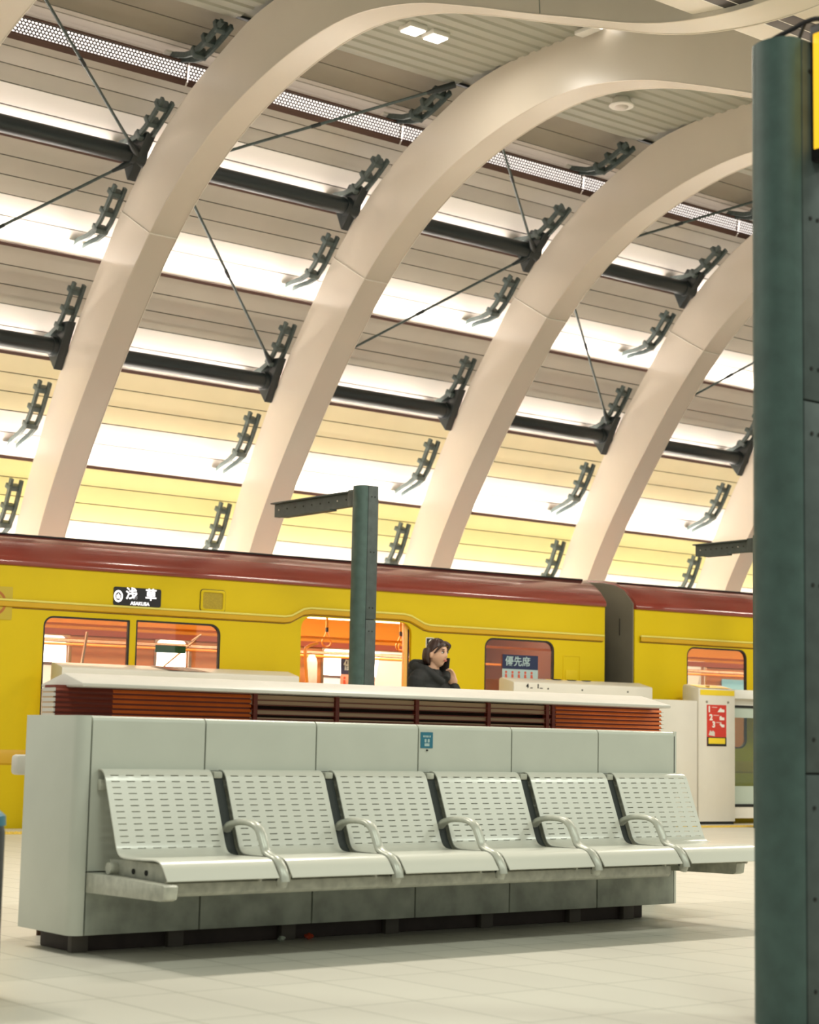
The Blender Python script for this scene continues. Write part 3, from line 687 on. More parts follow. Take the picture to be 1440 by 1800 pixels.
# ------------------------------------------------------------------ POSTS
def post(x, y, h, arm, label, joints=(0.73, 1.85)):
    t = empty('steel_post', (x, y, 0), label=label, cat='post', group='green steel posts on the platform')
    # rounded cover faces -X, flat channel behind
    hw = 0.085; pts = []
    for k in range(13):
        a = math.pi * k / 12; pts.append((-0.02 - 0.075 * math.sin(a) ** 0.8, hw * math.cos(a)))
    m = MB(); m.prism([(p[0], p[1]) for p in pts], 0, h, axis=2); m.build('front_cover', TEAL, t, smooth=50)
    m = MB(); m.box(-0.022, -0.014, -hw + 0.012, hw - 0.012, 0, h - 0.01); m.build('shadow_gap', GAP, t, smooth=0)
    m = MB(); m.box(-0.012, 0.085, -hw + 0.01, hw - 0.01, 0, h - 0.01); m.build('core', GAP, t, smooth=0)
    zs = [0.0] + list(joints) + [h + 0.004]
    for a, b in zip(zs[:-1], zs[1:]):
        m = MB(); m.box(-0.014, 0.095, -hw, hw, a + 0.003, b - 0.003); ch = m.build('rear_channel', TEALD, t, bevel=0.003)
        for zz in (a + 0.10, (a + b) / 2, b - 0.10):
            for xx in (0.02, 0.055):
                mm = MB(); mm.tube([(xx, -hw - 0.0025, zz), (xx, -hw + 0.001, zz)], 0.0065, 10); mm.build('screw', GAP, ch)
    if arm:
        m = MB(); m.prism([(-0.055, h - 0.03), (0.055, h - 0.03), (0.055, h - 0.042), (0.006, h - 0.042), (0.006, h - 0.148), (0.050, h - 0.148), (0.050, h - 0.158), (-0.006, h - 0.158), (-0.006, h - 0.042), (-0.055, h - 0.042)], 0.16, arm, axis=1)
        a_ = m.build('arm_beam', TEALD, t)
        m = MB(); m.box(-0.05, 0.05, 0.08, 0.17, h - 0.165, h - 0.02); m.build('arm_bracket', TEALD, a_, bevel=0.004)
        for i in range(9):
            yy = 0.25 + (arm - 0.32) * i / 8; m = MB(); m.tube([(-0.010, yy, h - 0.095), (-0.005, yy, h - 0.095)], 0.007, 8); m.build('bolt_hole', CAP if i in (1, 8) else GAP, a_)
        m = MB(); m.box(-0.04, 0.04, 0.45, arm - 0.15, h - 0.174, h - 0.160); m.build('cable_tray', TEALD, a_)
    return t
post(6.135, 6.535, 2.985, 1.36, 'slim green steel post with an arm, standing behind the louvred cabinet', (0.62, 1.83))
post(11.33, 6.55, 3.0, 0.93, 'far green steel post whose arm shows left of the big pillar')
post(0.985, -2.47, 2.985, 0, 'big blurred green steel pillar on the right in the foreground')
# lit yellow sign hung beside the near pillar
t = empty('hanging_sign', (1.01, -2.585, 2.42), label='yellow lit sign at the right edge beside the big green pillar', cat='sign')
m = MB(); m.box(0.0, 0.10, -1.0, 0.035, 0.18, 0.62); m.build('frame', BLACK, t, bevel=0.01)
m = MB(); m.box(-0.006, -0.001, -0.98, 0.015, 0.215, 0.585); m.build('lit_panel', SIGNY, t, bevel=0.004)
m = MB(); m.box(-0.02, 0.05, 0.036, 0.09, 0.36, 0.52); m.build('side_bracket', TEALD, t, bevel=0.006)
t = empty('cable', (0.98, -2.4, 2.99), label='black cable looping over the top of the big green pillar', cat='cable')
m = MB(); m.tube(interp([Vector(p) for p in ((0.0, 0.04, -0.01), (0.0, -0.02, 0.028), (0.0, -0.10, 0.040), (0.0, -0.20, 0.048), (0.02, -0.26, 0.02))], 6), 0.008, 8); m.build('sheath', BLACK, t)
m = MB(); m.tube(interp([Vector(p) for p in ((0.0, -0.16, 0.045), (0.0, -0.145, 0.02), (0.0, -0.13, -0.012), (0.0, -0.12, -0.03))], 5), 0.006, 8); m.build('branch', BLACK, t)
t = empty('dark_object', (-0.885, -0.78, 0), label='dark rounded object cut off by the left picture edge', cat='bin')  # unidentified dark thing, modelled as a plain rounded drum
m = MB(); m.tube([(0, 0, 0), (0, 0, 0.50), (0, 0, 0.52)], [0.15, 0.15, 0.145], 24); m.build('body', BLACK, t)
m = MB(); m.tube([(0, 0, 0.52), (0, 0, 0.55), (0, 0, 0.575), (0, 0, 0.58)], [0.152, 0.150, 0.12, 0.05], 24); m.build('rounded_top', BLUE, t)

# tactile strip along the platform edge
t = empty('tactile_strip', (3.717, 8.529, 0), TA, 'yellow tactile paving strip along the platform edge', 'paving')
m = MB(); m.box(-8, 20, -0.98, -0.72, 0.0005, 0.006); m.build('base_slab', TACT, t, smooth=0)
m = MB()
for i in range(300):
    x = -1.6 + 0.045 * i
    for j in range(4): m.tube([(x, -0.95 + 0.065 * j, 0.005), (x, -0.95 + 0.065 * j, 0.012)], [0.014, 0.010], 6)
tag(m.build('domes', TACT, t, smooth=0), kind='stuff')

# ------------------------------------------------------------------ PLATFORM GATES
def gate(s0, s1, ztop, label, zmin=0.02, taper_r=True):
    t = empty('gate_cabinet', (3.717, 8.529, 0), TA, label, 'platform gate', 'white platform gate cabinets')
    f = -0.40; bk = -0.14
    p = [(f, zmin), (bk, zmin), (bk, ztop + 0.02), (bk - 0.015, ztop + 0.045), (bk - 0.05, ztop + 0.050), (f + 0.01, ztop + 0.004), (f, ztop - 0.006)]
    m = MB(); m.prism(p, s0, s1, axis=0); body = m.build('body', GATE, t, bevel=0.006, smooth=30)
    return t
g1 = gate(0.45, 2.76, 1.372, 'left white gate cabinet behind the louvred cabinet, with a dark sticker on top')
m = MB(); m.add([(1.46, -0.390, 1.381), (1.86, -0.390, 1.381), (1.68, -0.195, 1.4265), (1.36, -0.195, 1.4265)], [(0, 1, 2, 3)]); o = m.build('dark_sticker', BLACK, g1, smooth=0)
m = MB(); m.add([(1.49, -0.375, 1.3865), (1.57, -0.375, 1.3865), (1.49, -0.22, 1.4225), (1.42, -0.22, 1.4225)], [(0, 1, 2, 3)]); m.build('print_mark', ORANGED, o, smooth=0)
for i in range(3):
    m = MB(); z = -0.36 + 0.05 * i; q = 1.390 + 0.0117 * i; m.add([(1.62 - 0.03 * i, z, q), (1.78 - 0.03 * i, z, q), (1.77 - 0.03 * i, z + 0.012, q + 0.003), (1.61 - 0.03 * i, z + 0.012, q + 0.003)], [(0, 1, 2, 3)]); m.build('print_line', CAP, o, smooth=0)
g2 = gate(5.18, 6.95, 1.408, 'middle white gate cabinet beyond the woman, marked 4 and 1')
text_obj('4', 0.058, BLACK, g2, face_y(5.345, -0.4035, 1.374), bold=0.002); text_obj('1', 0.058, BLACK, g2, face_y(5.475, -0.4035, 1.374), bold=0.002)
for (x, wd) in ((5.395, 0.03), (5.515, 0.035)):
    m = MB(); m.box(x - wd / 2, x + wd / 2, -0.402, -0.400, 1.352, 1.361); m.build('small_print', BLACK, g2, smooth=0)
for x in (5.60, 6.03, 6.62):
    m = MB(); m.tube([(x, -0.403, 1.355), (x, -0.399, 1.355)], 0.009, 10); m.build('screw', GAP, g2)
m = MB(); m.add([(5.72, -0.215, 1.4505), (6.35, -0.215, 1.4505), (6.35, -0.19, 1.4595), (5.72, -0.19, 1.4595)], [(0, 1, 2, 3)]); o = m.build('yellow_tape', YSTICK, g2, smooth=0)
for x in (5.80, 5.99, 6.18):
    m = MB(); m.box(x, x + 0.10, -0.225, -0.185, 1.456, 1.4615); m.build('black_dash', BLACK, o, smooth=0)
g3 = gate(7.58, 8.09, 1.420, 'tall gate cabinet with red poster beside the big pillar', zmin=0.03)
m = MB(); m.box(7.60, 8.08, -0.4025, -0.398, 1.355, 1.412); o = m.build('yellow_band', YSTICK, g3, smooth=0)
m = MB(); m.add([(7.61, -0.385, 1.4325), (8.06, -0.385, 1.4325), (7.98, -0.215, 1.467), (7.60, -0.215, 1.467)], [(0, 1, 2, 3)]); m.build('yellow_top', YSTICK, g3, smooth=0)
m = MB(); m.tube([(7.80, -0.29, 1.452), (7.80, -0.29, 1.458)], 0.025, 12); m.build('sensor', ORANGED, g3)
for x in (7.69, 7.99):
    m = MB(); m.tube([(x, -0.405, 1.285), (x, -0.399, 1.285)], 0.014, 14); m.build('round_sensor', CHROME, g3)
pz0, pz1 = 0.82, 1.255
m = MB(); m.box(7.692, 7.964, -0.4035, -0.4, pz0, pz1); ps = m.build('poster', POSTR, g3, smooth=0); ps['label'] = 'red warning poster with three numbered steps'
for i, (nx, nz) in enumerate(((7.723, 1.205), (7.748, 1.120), (7.785, 1.045))):
    text_obj(str(i + 1), 0.085, POSTW, ps, face_y(nx, -0.4045, nz), name='numeral', bold=0.004)
    for q in range(3):
        m = MB(); m.box(nx + 0.035, nx + 0.035 + (0.075, 0.06, 0.05)[q], -0.405, -0.4035, nz + 0.022 - q * 0.016, nz + 0.027 - q * 0.016); m.build('print_line', MAGR if q else POSTW, ps, smooth=0)
    m = MB(); m.prism([(7.84 + 0.03 * i, nz - 0.025), (7.935, nz - 0.025), (7.935, nz + 0.002), (7.90, nz + 0.006), (7.885, nz + 0.022), (7.865, nz + 0.006)], -0.405, -0.4035, axis=1); m.build('pictogram', POSTW, ps, smooth=0)
    m = MB(); m.box(7.71, 7.92, -0.4045, -0.4035, nz - 0.034, nz - 0.031); m.build('print_line', MAGR, ps, smooth=0)
m = MB(); m.prism([(7.715, 0.935), (7.80, 0.925), (7.80, 0.965), (7.775, 0.985), (7.76, 0.97), (7.735, 0.985)], -0.405, -0.4035, axis=1); m.build('pictogram', CAP, ps, smooth=0)
m = MB(); m.box(7.692, 7.964, -0.405, -0.4035, pz0, 0.915); dk = m.build('poster_footer', BLACK, ps, smooth=0)
m = MB(); m.box(7.712, 7.944, -0.4065, -0.405, 0.845, 0.905); m.build('yellow_field', YSTICK, dk, smooth=0)
m = MB(); m.box(7.60, 8.08, -0.39, -0.15, 0.0, 0.028); m.build('sill', GAP, g3, smooth=0)
# fence panel between the cabinets
t = empty('gate_fence_panel', (3.717, 8.529, 0), TA, 'plain pale fence panel between the middle and right gate cabinets', 'fence')
m = MB(); m.box(6.96, 7.565, -0.395, -0.30, 0.02, 1.292); m.build('panel', GATE, t, bevel=0.006)
m = MB(); m.box(7.565, 7.58, -0.36, -0.30, 0.02, 1.29); m.build('joint', GAP, t, smooth=0)
# glazed sliding gate
t = empty('sliding_gate', (3.717, 8.529, 0), TA, 'glazed sliding gate leaf right of the red poster', 'platform gate')
m = MB(); plate(m, [(8.09, 0.06), (9.6, 0.06), (9.6, 1.38), (8.09, 1.38)], [[(8.115, 0.20), (9.5, 0.20), (9.5, 1.255), (8.115, 1.255)]], -0.33, -0.28); m.build('leaf_frame', GATE, t, smooth=0)
m = MB(); m.box(8.09, 9.6, -0.40, -0.14, 1.33, 1.425); m.build('header', GATET, t, bevel=0.008)
for z0, z1 in ((1.13, 1.235), (0.21, 0.40)):
    m = MB(); m.box(8.115, 9.5, -0.325, -0.318, z0, z1); m.build('frosted_band', mat('frosted_band_green', (0.45, 0.52, 0.45), 0.5), t, smooth=0)
for z0, z1 in ((1.235, 1.262), (0.18, 0.21)):
    m = MB(); m.box(8.10, 9.5, -0.335, -0.325, z0, z1); m.build('gasket', GAP, t, smooth=0)
m = MB(); m.box(8.115, 9.5, -0.308, -0.302, 0.20, 1.255); m.build('pane', GLASSG, t, smooth=0)
# far cabinet strip left of the left gate, seen through gaps

# ------------------------------------------------------------------ TRAIN
def belt(mb, path, y=-0.0, h=0.036, d=0.030):
    """moulding of trapezoid section running along x-z path"""
    vs = []; fs = []
    for (x, z) in path: vs += [(x, 0.002, z - h), (x, -d * 0.85, z - h * 0.72), (x, -d, z + h * 0.35), (x, 0.002, z + h)]
    n = len(path)
    for i in range(n - 1):
        for c in range(3): fs.append((i * 4 + c, i * 4 + c + 1, i * 4 + 5 + c, i * 4 + 4 + c))
    mb.add(vs, fs); return mb
CW = 2.30
def car(s0, s1, near, far, belts, label, opens):
    t = empty('train_car', (3.717, 8.529, 0), TA, label, 'train car', 'yellow train cars with red roofs')
    m = MB(); plate(m, [(s0, -0.75), (s1, -0.75), (s1, 2.252), (s0, 2.252)], [rrect(*h) for h in near], 0.0, 0.035)
    side = m.build('side_wall', YEL, t, smooth=20)
    m = MB()
    for b in belts: belt(m, b)
    m.build('moulding', YELO, side, smooth=20)
    m = MB()
    for b in belts: m.tube([(x, -0.024, z + 0.026) for x, z in b], 0.0105, 8)
    m.build('moulding_lit_edge', mat('moulding_lit_yellow', (0.74, 0.66, 0.14), 0.4), side, smooth=60)  # pale tube puts the moulding's lit top into colour
    m = MB()
    for (a, b) in ((s0, s1),): 
        belt(m, [(a, 0.60), (b, 0.60)], h=0.07, d=0.012)
    m.build('lower_moulding', YELO, side, smooth=20)
    m = MB()
    for b in belts:
        m2 = [(x, z - 0.055) for x, z in b]
        vs = []; fs = []
        for (x, z) in b: vs += [(x, -0.0008, z - 0.044), (x, -0.0008, z - 0.034)]
        for i in range(len(b) - 1): fs.append((2 * i, 2 * i + 2, 2 * i + 3, 2 * i + 1))
        m.add(vs, fs)
    m.build('moulding_shade_line', mat('moulding_shade_brown', (0.20, 0.10, 0.005), 0.6), side, smooth=0)  # shade under the moulding, drawn as a brown line
    hf = [(0.0, 2.246), (-0.020, 2.252), (-0.030, 2.270), (-0.026, 2.296), (-0.002, 2.335), (0.07, 2.408), (0.18, 2.486), (0.33, 2.548), (0.52, 2.585), (0.85, 2.615), (CW / 2, 2.62)]
    pr = hf + [(CW - p[0], p[1]) for p in reversed(hf[:-1])]
    m = MB(); m.prism(pr, s0, s1, axis=0); m.build('roof', RED, t, bevel=0.004, smooth=30)
    m = MB(); m.tube([(s0 + 0.02, 0.33, 2.553), (s1 - 0.05, 0.33, 2.553)], 0.012, 6); m.build('gutter', RUB, t)
    # car ends
    for (a, b) in ((s0 - 0.012, s0), (s1, s1 + 0.012)):
        m = MB(); m.prism([(0.02, -0.75), (CW - 0.02, -0.75), (CW - 0.02, 2.27)] + [(CW - p[0] - 0.02 if p[0] < .1 else CW - p[0], p[1] - 0.025) for p in hf[4:]] + [(p[0] + 0.02 if p[0] < .1 else p[0], p[1] - 0.025) for p in reversed(hf[4:-1])] + [(0.02, 2.27)], a, b, axis=0)
        m.build('end_wall', GREYEND, t, smooth=0)
    # far wall
    m = MB(); plate(m, [(s0, -0.75), (s1, -0.75), (s1, 2.25), (s0, 2.25)], [rrect(*h) for h in far], CW - 0.06, CW); fw = m.build('far_wall', WOOD, t, smooth=20)
    for h in far:
        m = MB(); ring(m, rrect(h[0] - 0.03, h[1] + 0.03, h[2] - 0.03, h[3] + 0.03, h[4] + 0.02), rrect(*h), CW - 0.075, CW - 0.06)
        m.build('window_trim', CHROME, fw, smooth=20)
    m = MB(); m.box(s0, s1, 0.035, CW - 0.06, -0.04, 0.0); m.build('floor_pan', mat('car_floor', (0.25, 0.12, 0.06), 0.6), t, smooth=0)
    # lining, ceiling and slanted advertisement cornice
    m = MB(); m.prism([(0.04, 1.97), (0.30, 2.16), (CW - 0.30, 2.16), (CW - 0.07, 1.86), (CW - 0.07, 2.2), (0.04, 2.2)], s0 + 0.01, s1 - 0.01, axis=0); m.build('inner_ceiling', INORG, t, smooth=0)
    m = MB(); m.box(s0 + 0.01, s1 - 0.01, CW - 0.10, CW - 0.061, 1.80, 1.86); m.build('cornice', mat('cornice_maroon', (0.25, 0.05, 0.02), 0.5), t, smooth=0)
    for yy in (0.95, 1.50):
        m = MB(); m.box(s0 + 0.3, s1 - 0.3, yy, yy + 0.12, 2.068, 2.11); m.build('ceiling_lamp', LAMPC, t, smooth=0)
    # windows: rubber and glass
    for h in opens:
        m = MB(); ring(m, rrect(h[0] - 0.001, h[1] + 0.001, h[2] - 0.001, h[3] + 0.001, h[4]), rrect(h[0] + 0.016, h[1] - 0.016, h[2] + 0.016, h[3] - 0.016, [max(0.0, r_ - 0.012) for r_ in h[4]] if isinstance(h[4], list) else h[4] - 0.012), 0.004, 0.036); wd = m.build('window', RUB, t, smooth=20)
        m = MB(); m.box(h[0] + 0.004, h[1] - 0.004, 0.020, 0.024, h[2] + 0.004, h[3] - 0.004); m.build('pane', GLASS, wd, smooth=0)
    m = MB(); m.box(s1 - 0.04, s1 - 0.015, 0.06, CW - 0.08, 0.0, 1.98); m.build('end_partition', mat('partition_brown', (0.16, 0.055, 0.03), 0.4), t, smooth=0)
    # rails
    m = MB(); m.tube([(s0 + 0.1, CW - 0.55, 1.68), (s1 - 0.1, CW - 0.55, 1.68)], 0.014, 10); m.build('grab_rail', POLEO, t)
    m = MB(); m.tube([(s0 + 0.1, 0.55, 1.80), (s1 - 0.1, 0.55, 1.80)], 0.013, 10); m.build('grab_rail', POLEO, t)
    m = MB(); m.tube([(s0 + 0.1, CW - 0.22, 1.74), (s1 - 0.1, CW - 0.22, 1.74)], 0.016, 10); m.tube([(s0 + 0.1, CW - 0.36, 1.72), (s1 - 0.1, CW - 0.36, 1.72)], 0.010, 10); m.build('luggage_rack', CHROME, t)
    # far bench
    m = MB(); m.box(s0 + 0.25, s1 - 0.25, CW - 0.55, CW - 0.08, 0.30, 0.44); m.box(s0 + 0.25, s1 - 0.25, CW - 0.16, CW - 0.07, 0.44, 0.82); m.build('bench_seat', POLEO, t, bevel=0.03)
    return t
bz = 1.920
b1 = [(-4.0, bz), (2.80, bz), (2.87, bz + 0.012), (3.00, bz + 0.082), (3.08, bz + 0.094), (4.12, bz + 0.094), (4.20, bz + 0.082), (4.36, bz + 0.012), (4.43, bz), (6.60, bz)]
near1 = [(0.42, 1.235, 0.80, 1.832, [0.05, 0.01, 0.01, 0.09]), (1.295, 2.14, 0.80, 1.838, [0.01, 0.05, 0.10, 0.01]), (2.985, 4.225, 0.0, 1.960, [0.001, 0.001, 0.11, 0.11]), (5.100, 5.972, 0.80, 1.860, 0.10)]
far1 = [(-2.5, -1.2, 0.85, 1.74, 0.06), (0.62, 1.556, 0.85, 1.79, 0.06), (2.523, 2.887, 0.85, 1.80, 0.05), (4.51, 5.62, 0.85, 1.79, 0.03)]
car1 = car(-4.0, 6.63, near1, far1, [b1], 'nearer yellow train car with open door and destination sign', [near1[0] , near1[1], near1[3]])
near2 = [(7.76, 8.63, 0.80, 1.885, 0.10), (9.3, 10.5, 0.0, 1.96, [0.001, 0.001, 0.11, 0.11])]
far2 = [(9.0, 9.98, 0.85, 1.86, 0.08), (11.3, 12.4, 0.85, 1.78, 0.06)]
car2 = car(7.035, 14.5, near2, far2, [[(7.10, 1.940), (14.5, 1.940)]], 'second yellow train car, beyond the gap, partly behind the big pillar', [near2[0]])
for c, xs in ((car1, (-1.5, 1.2, 3.8, 5.6)), (car2, (8.6, 11.2))):
    for x in xs:
        p = TM @ Vector((x, 1.15, 1.99)); l = area_light('car_ceiling_light', p, (1, -0.1, 0), (0, 0, -1), 1.6, 0.5, 16, (1.0, 0.88, 0.68))
# gangway between cars
m = MB(); m.box(6.645, 7.02, 0.75, 1.55, 0.0, 1.95); o = m.build('gangway', RUB, car1, bevel=0.02)
# dark rust streak on the end wall of the second car
m = MB(); m.box(7.0195, 7.0225, 0.235, 0.243, 1.98, 2.16); m.build('rust_streak', RUB, car2, smooth=0)
# mullion is part of the wall; destination sign
m = MB(); m.prism(rrect(1.062, 1.526, 1.960, 2.124, 0.018, 4), -0.006, 0.0, axis=1); sg = m.build('destination_sign', BLACK, car1, smooth=20); sg['label'] = 'black destination sign with lit white characters'
text_obj('浅', 0.112, LEDW, sg, face_y(1.235, -0.0075, 2.062), bold=0.0025)
text_obj('草', 0.112, LEDW, sg, face_y(1.425, -0.0075, 2.062), bold=0.0025)
text_obj('ASAKUSA', 0.043, LEDW, sg, face_y(1.32, -0.0075, 1.982), bold=0.001)
def disc_ring(cx, cz, r0, r1, y, mt, parent, nm, sx=1.0, n=32):
    m = MB(); o_ = [(cx + sx * r1 * math.cos(2 * math.pi * k / n), cz + r1 * math.sin(2 * math.pi * k / n)) for k in range(n)]
    i_ = [(cx + sx * r0 * math.cos(2 * math.pi * k / n), cz + r0 * math.sin(2 * math.pi * k / n)) for k in range(n)]
    plate(m, o_, [i_], y, y + 0.0015); return m.build(nm, mt, parent, smooth=0)
disc_ring(1.108, 2.040, 0.036, 0.054, -0.0085, LEDW, sg, 'symbol_ring', 0.80)
m = MB()
for k in (-1, 0, 1): m.box(1.108 + 0.013 * k - 0.005, 1.108 + 0.013 * k + 0.005, -0.0085, -0.007, 2.018, 2.064 - 0.012 * abs(k))
m.build('symbol', LEDW, sg, smooth=0)
# speaker hatch
m = MB(); ring(m, rrect(1.922, 2.172, 1.952, 2.150, 0.03), rrect(1.945, 2.149, 1.975, 2.127, 0.02), -0.012, 0.0); o = m.build('hatch_frame', YEL, car1, bevel=0.002)
m = MB(); m.box(1.94, 2.155, -0.004, 0.0, 1.97, 2.13); m.build('hatch_grille', mat('hatch_mesh', (0.42, 0.30, 0.02), 0.7, noise=0.2, nscale=120), o, smooth=0)
m = MB(); ring(m, rrect(1.916, 2.178, 1.946, 2.156, 0.034), rrect(1.922, 2.172, 1.952, 2.150, 0.03), -0.002, 0.0); m.build('hatch_gap', RUB, o, smooth=0)
# round ring emblem on its plate, cut off by the left picture edge
m = MB(); m.prism(rrect(-0.20, 0.125, 1.775, 2.060, 0.008, 2), -0.006, 0.0, axis=1); em = m.build('emblem_plate', mat('emblem_plate_yellow', (0.52, 0.38, 0.02), 0.5), car1, smooth=0)
disc_ring(-0.040, 1.918, 0.090, 0.112, -0.0075, mat('emblem_orange', (0.42, 0.13, 0.01), 0.5), em, 'emblem_ring')
m = MB(); cpts = [(-0.040 + 0.062 * math.cos(math.radians(a)), -0.0065, 1.918 + 0.062 * math.sin(math.radians(a))) for a in range(40, 321, 14)]; m.tube(cpts, 0.010, 6); m.build('emblem_letter', MATS['emblem_orange'], em)
# car number plate
m = MB(); m.prism(rrect(4.392, 4.488, 1.726, 1.826, 0.010, 3), -0.004, 0.0, axis=1); pl = m.build('number_plate', WHITE, car1, smooth=0)
m = MB(); m.prism(rrect(4.399, 4.481, 1.733, 1.819, 0.006, 3), -0.0055, -0.004, axis=1); m.build('plate_field', BLACK, pl, smooth=0)
text_obj('6', 0.085, POSTW, pl, face_y(4.440, -0.0065, 1.776) @ Matrix.Shear('XZ', 4, (0.0, 0.0)), bold=0.002)
# hatch on the wall beside the last window
m = MB(); ring(m, [(6.085, 1.30), (6.305, 1.30), (6.305, 1.722), (6.085, 1.722)], [(6.092, 1.31), (6.298, 1.31), (6.298, 1.714), (6.092, 1.714)], -0.005, 0.0); m.box(6.12, 6.27, -0.006, 0.0, 1.32, 1.57); m.build('service_hatch', YEL, car1, bevel=0.001)
# open door leaf edges
m = MB(); m.box(4.165, 4.222, 0.040, 0.075, 0.0, 1.95); m.build('door_leaf', INORG, car1, bevel=0.003)
m = MB(); m.box(4.205, 4.222, 0.036, 0.060, 0.0, 1.90); m.build('door_edge_rubber', RUB, car1, bevel=0.003)
# priority-seat sticker on the last window
m = MB(); m.box(5.330, 5.775, 0.012, 0.0165, 1.555, 1.700); st = m.build('sticker', NAVY, car1, smooth=0); st['label'] = 'navy priority seat sticker with pictograms'
text_obj('優先席', 0.105, LBLUE, st, face_y(5.52, 0.011, 1.628), bold=0.001)
m = MB(); m.box(5.330, 5.775, 0.012, 0.0165, 1.40, 1.555); m.build('sticker_field', LBLUE, st, smooth=0)
def little_figure(m, x, z, s, y):
    n = 10; m.prism([(x + 0.13 * s * math.cos(2 * math.pi * k / n), z + 0.75 * s + 0.13 * s * math.sin(2 * math.pi * k / n)) for k in range(n)], y, y + 0.001, axis=1)
    m.prism([(x - 0.14 * s, z), (x + 0.32 * s, z), (x + 0.34 * s, z + 0.16 * s), (x + 0.14 * s, z + 0.20 * s), (x + 0.10 * s, z + 0.58 * s), (x - 0.12 * s, z + 0.58 * s)], y, y + 0.001, axis=1)
m = MB()
for k in range(5): little_figure(m, 5.375 + 0.080 * k, 1.44, 0.11, 0.011)
m.build('pictogram_row', MAGR, st, smooth=0)
# poster in the far window seen through the open door
m = MB(); m.box(4.72, 5.16, CW - 0.082, CW - 0.078, 1.52, 1.70); st = m.build('sticker', NAVY, car1, smooth=0)
text_obj('優先席', 0.125, LBLUE, st, face_y(4.94, CW - 0.084, 1.615), bold=0.001)
m = MB(); m.box(4.72, 5.16, CW - 0.082, CW - 0.078, 1.36, 1.52); m.build('sticker_field', mat('sticker_pink', (0.65, 0.38, 0.30), 0.5), st, smooth=0)
m = MB()
for k in range(4): little_figure(m, 4.77 + 0.095 * k, 1.39, 0.12, CW - 0.0835)
m.build('pictogram_row', MAGR, st, smooth=0)
m = MB(); m.box(4.72, 5.16, CW - 0.082, CW - 0.078, 1.29, 1.36); m.build('sticker_footer', NAVY, st, smooth=0)
# blue notice in the left window, blue screen in car 2
m = MB(); m.box(1.90, 2.22, 0.9, 0.904, 1.60, 1.67); m.build('blue_notice', mat('notice_teal', (0.0, 0.20, 0.24), 0.5), car1, smooth=0)
m = MB(); m.box(10.25, 10.75, CW - 0.09, CW - 0.08, 1.40, 1.66); m.build('blue_screen', mat('screen_blue', (0.2, 0.45, 0.5), 0.4, emit=(0.15, 0.45, 0.55), estr=0.6), car2, smooth=0)
# poles, straps, door pillar handrails, extinguisher-like cylinder
def tube_part(nm, pts, r, mt, parent=None, n=10, sm=5):
    m = MB(); m.tube(interp([Vector(p) for p in pts], sm) if len(pts) > 2 else pts, r, n); return m.build(nm, mt, parent or car1)
tube_part('grab_pole', [(3.35, 0.40, 0.35), (3.30, 0.40, 1.20), (3.26, 0.40, 1.62), (3.30, 0.42, 1.70), (3.42, 0.45, 1.74)], 0.016, POLEO)
tube_part('grab_pole', [(3.95, 1.95, 0.35), (3.90, 1.95, 1.2), (3.86, 1.95, 1.72)], 0.014, POLEO)
tube_part('grab_pole', [(4.85, 0.60, 0.35), (4.90, 0.60, 1.2), (5.0, 0.6, 1.62), (5.05, 0.62, 1.70)], 0.028, POLEO)
tube_part('grab_pole', [(1.02, 0.9, 0.4), (1.20, 0.9, 1.76)], 0.014, CHROME)
tube_part('grab_pole', [(0.80, 1.2, 0.4), (2.4, 1.2, 1.70), (2.42, 1.2, 1.74)], 0.010, CHROME)
def strap(x, y, ztop):
    m = MB(); m.box(x - 0.012, x + 0.012, y - 0.004, y + 0.004, ztop - 0.15, ztop); st = m.build('strap', INORG, car1)
    m = MB(); m.tube([(x, y, ztop - 0.10), (x, y, ztop - 0.145)], 0.016, 8); m.build('strap_sleeve', BLACK, st)
    n = 20; pts = [(x + 0.052 * math.cos(2 * math.pi * k / n), y, ztop - 0.25 + 0.052 * math.sin(2 * math.pi * k / n) * 0.9) for k in range(n + 1)]
    m = MB(); m.tube([(x - 0.002, y, ztop - 0.14), (x - 0.035, y, ztop - 0.215)], 0.007, 6); m.tube([(x + 0.002, y, ztop - 0.14), (x + 0.035, y, ztop - 0.215)], 0.007, 6); m.tube(pts, 0.009, 8); m.build('strap_ring', POLEO, st)
strap(3.78, 0.90, 2.03); strap(4.66, 0.90, 2.03); strap(4.74, 0.98, 2.03)
m = MB(); m.tube([(3.95, 1.50, 1.36), (3.95, 1.50, 1.40), (3.95, 1.50, 1.60), (3.95, 1.50, 1.64), (3.95, 1.50, 1.68)], [0.05, 0.06, 0.06, 0.05, 0.03], 16); m.build('bottle_canister', CAP, car1)
tube_part('canister_pole', [(3.95, 1.50, 0.0), (3.95, 1.50, 1.37)], 0.02, POLEO)

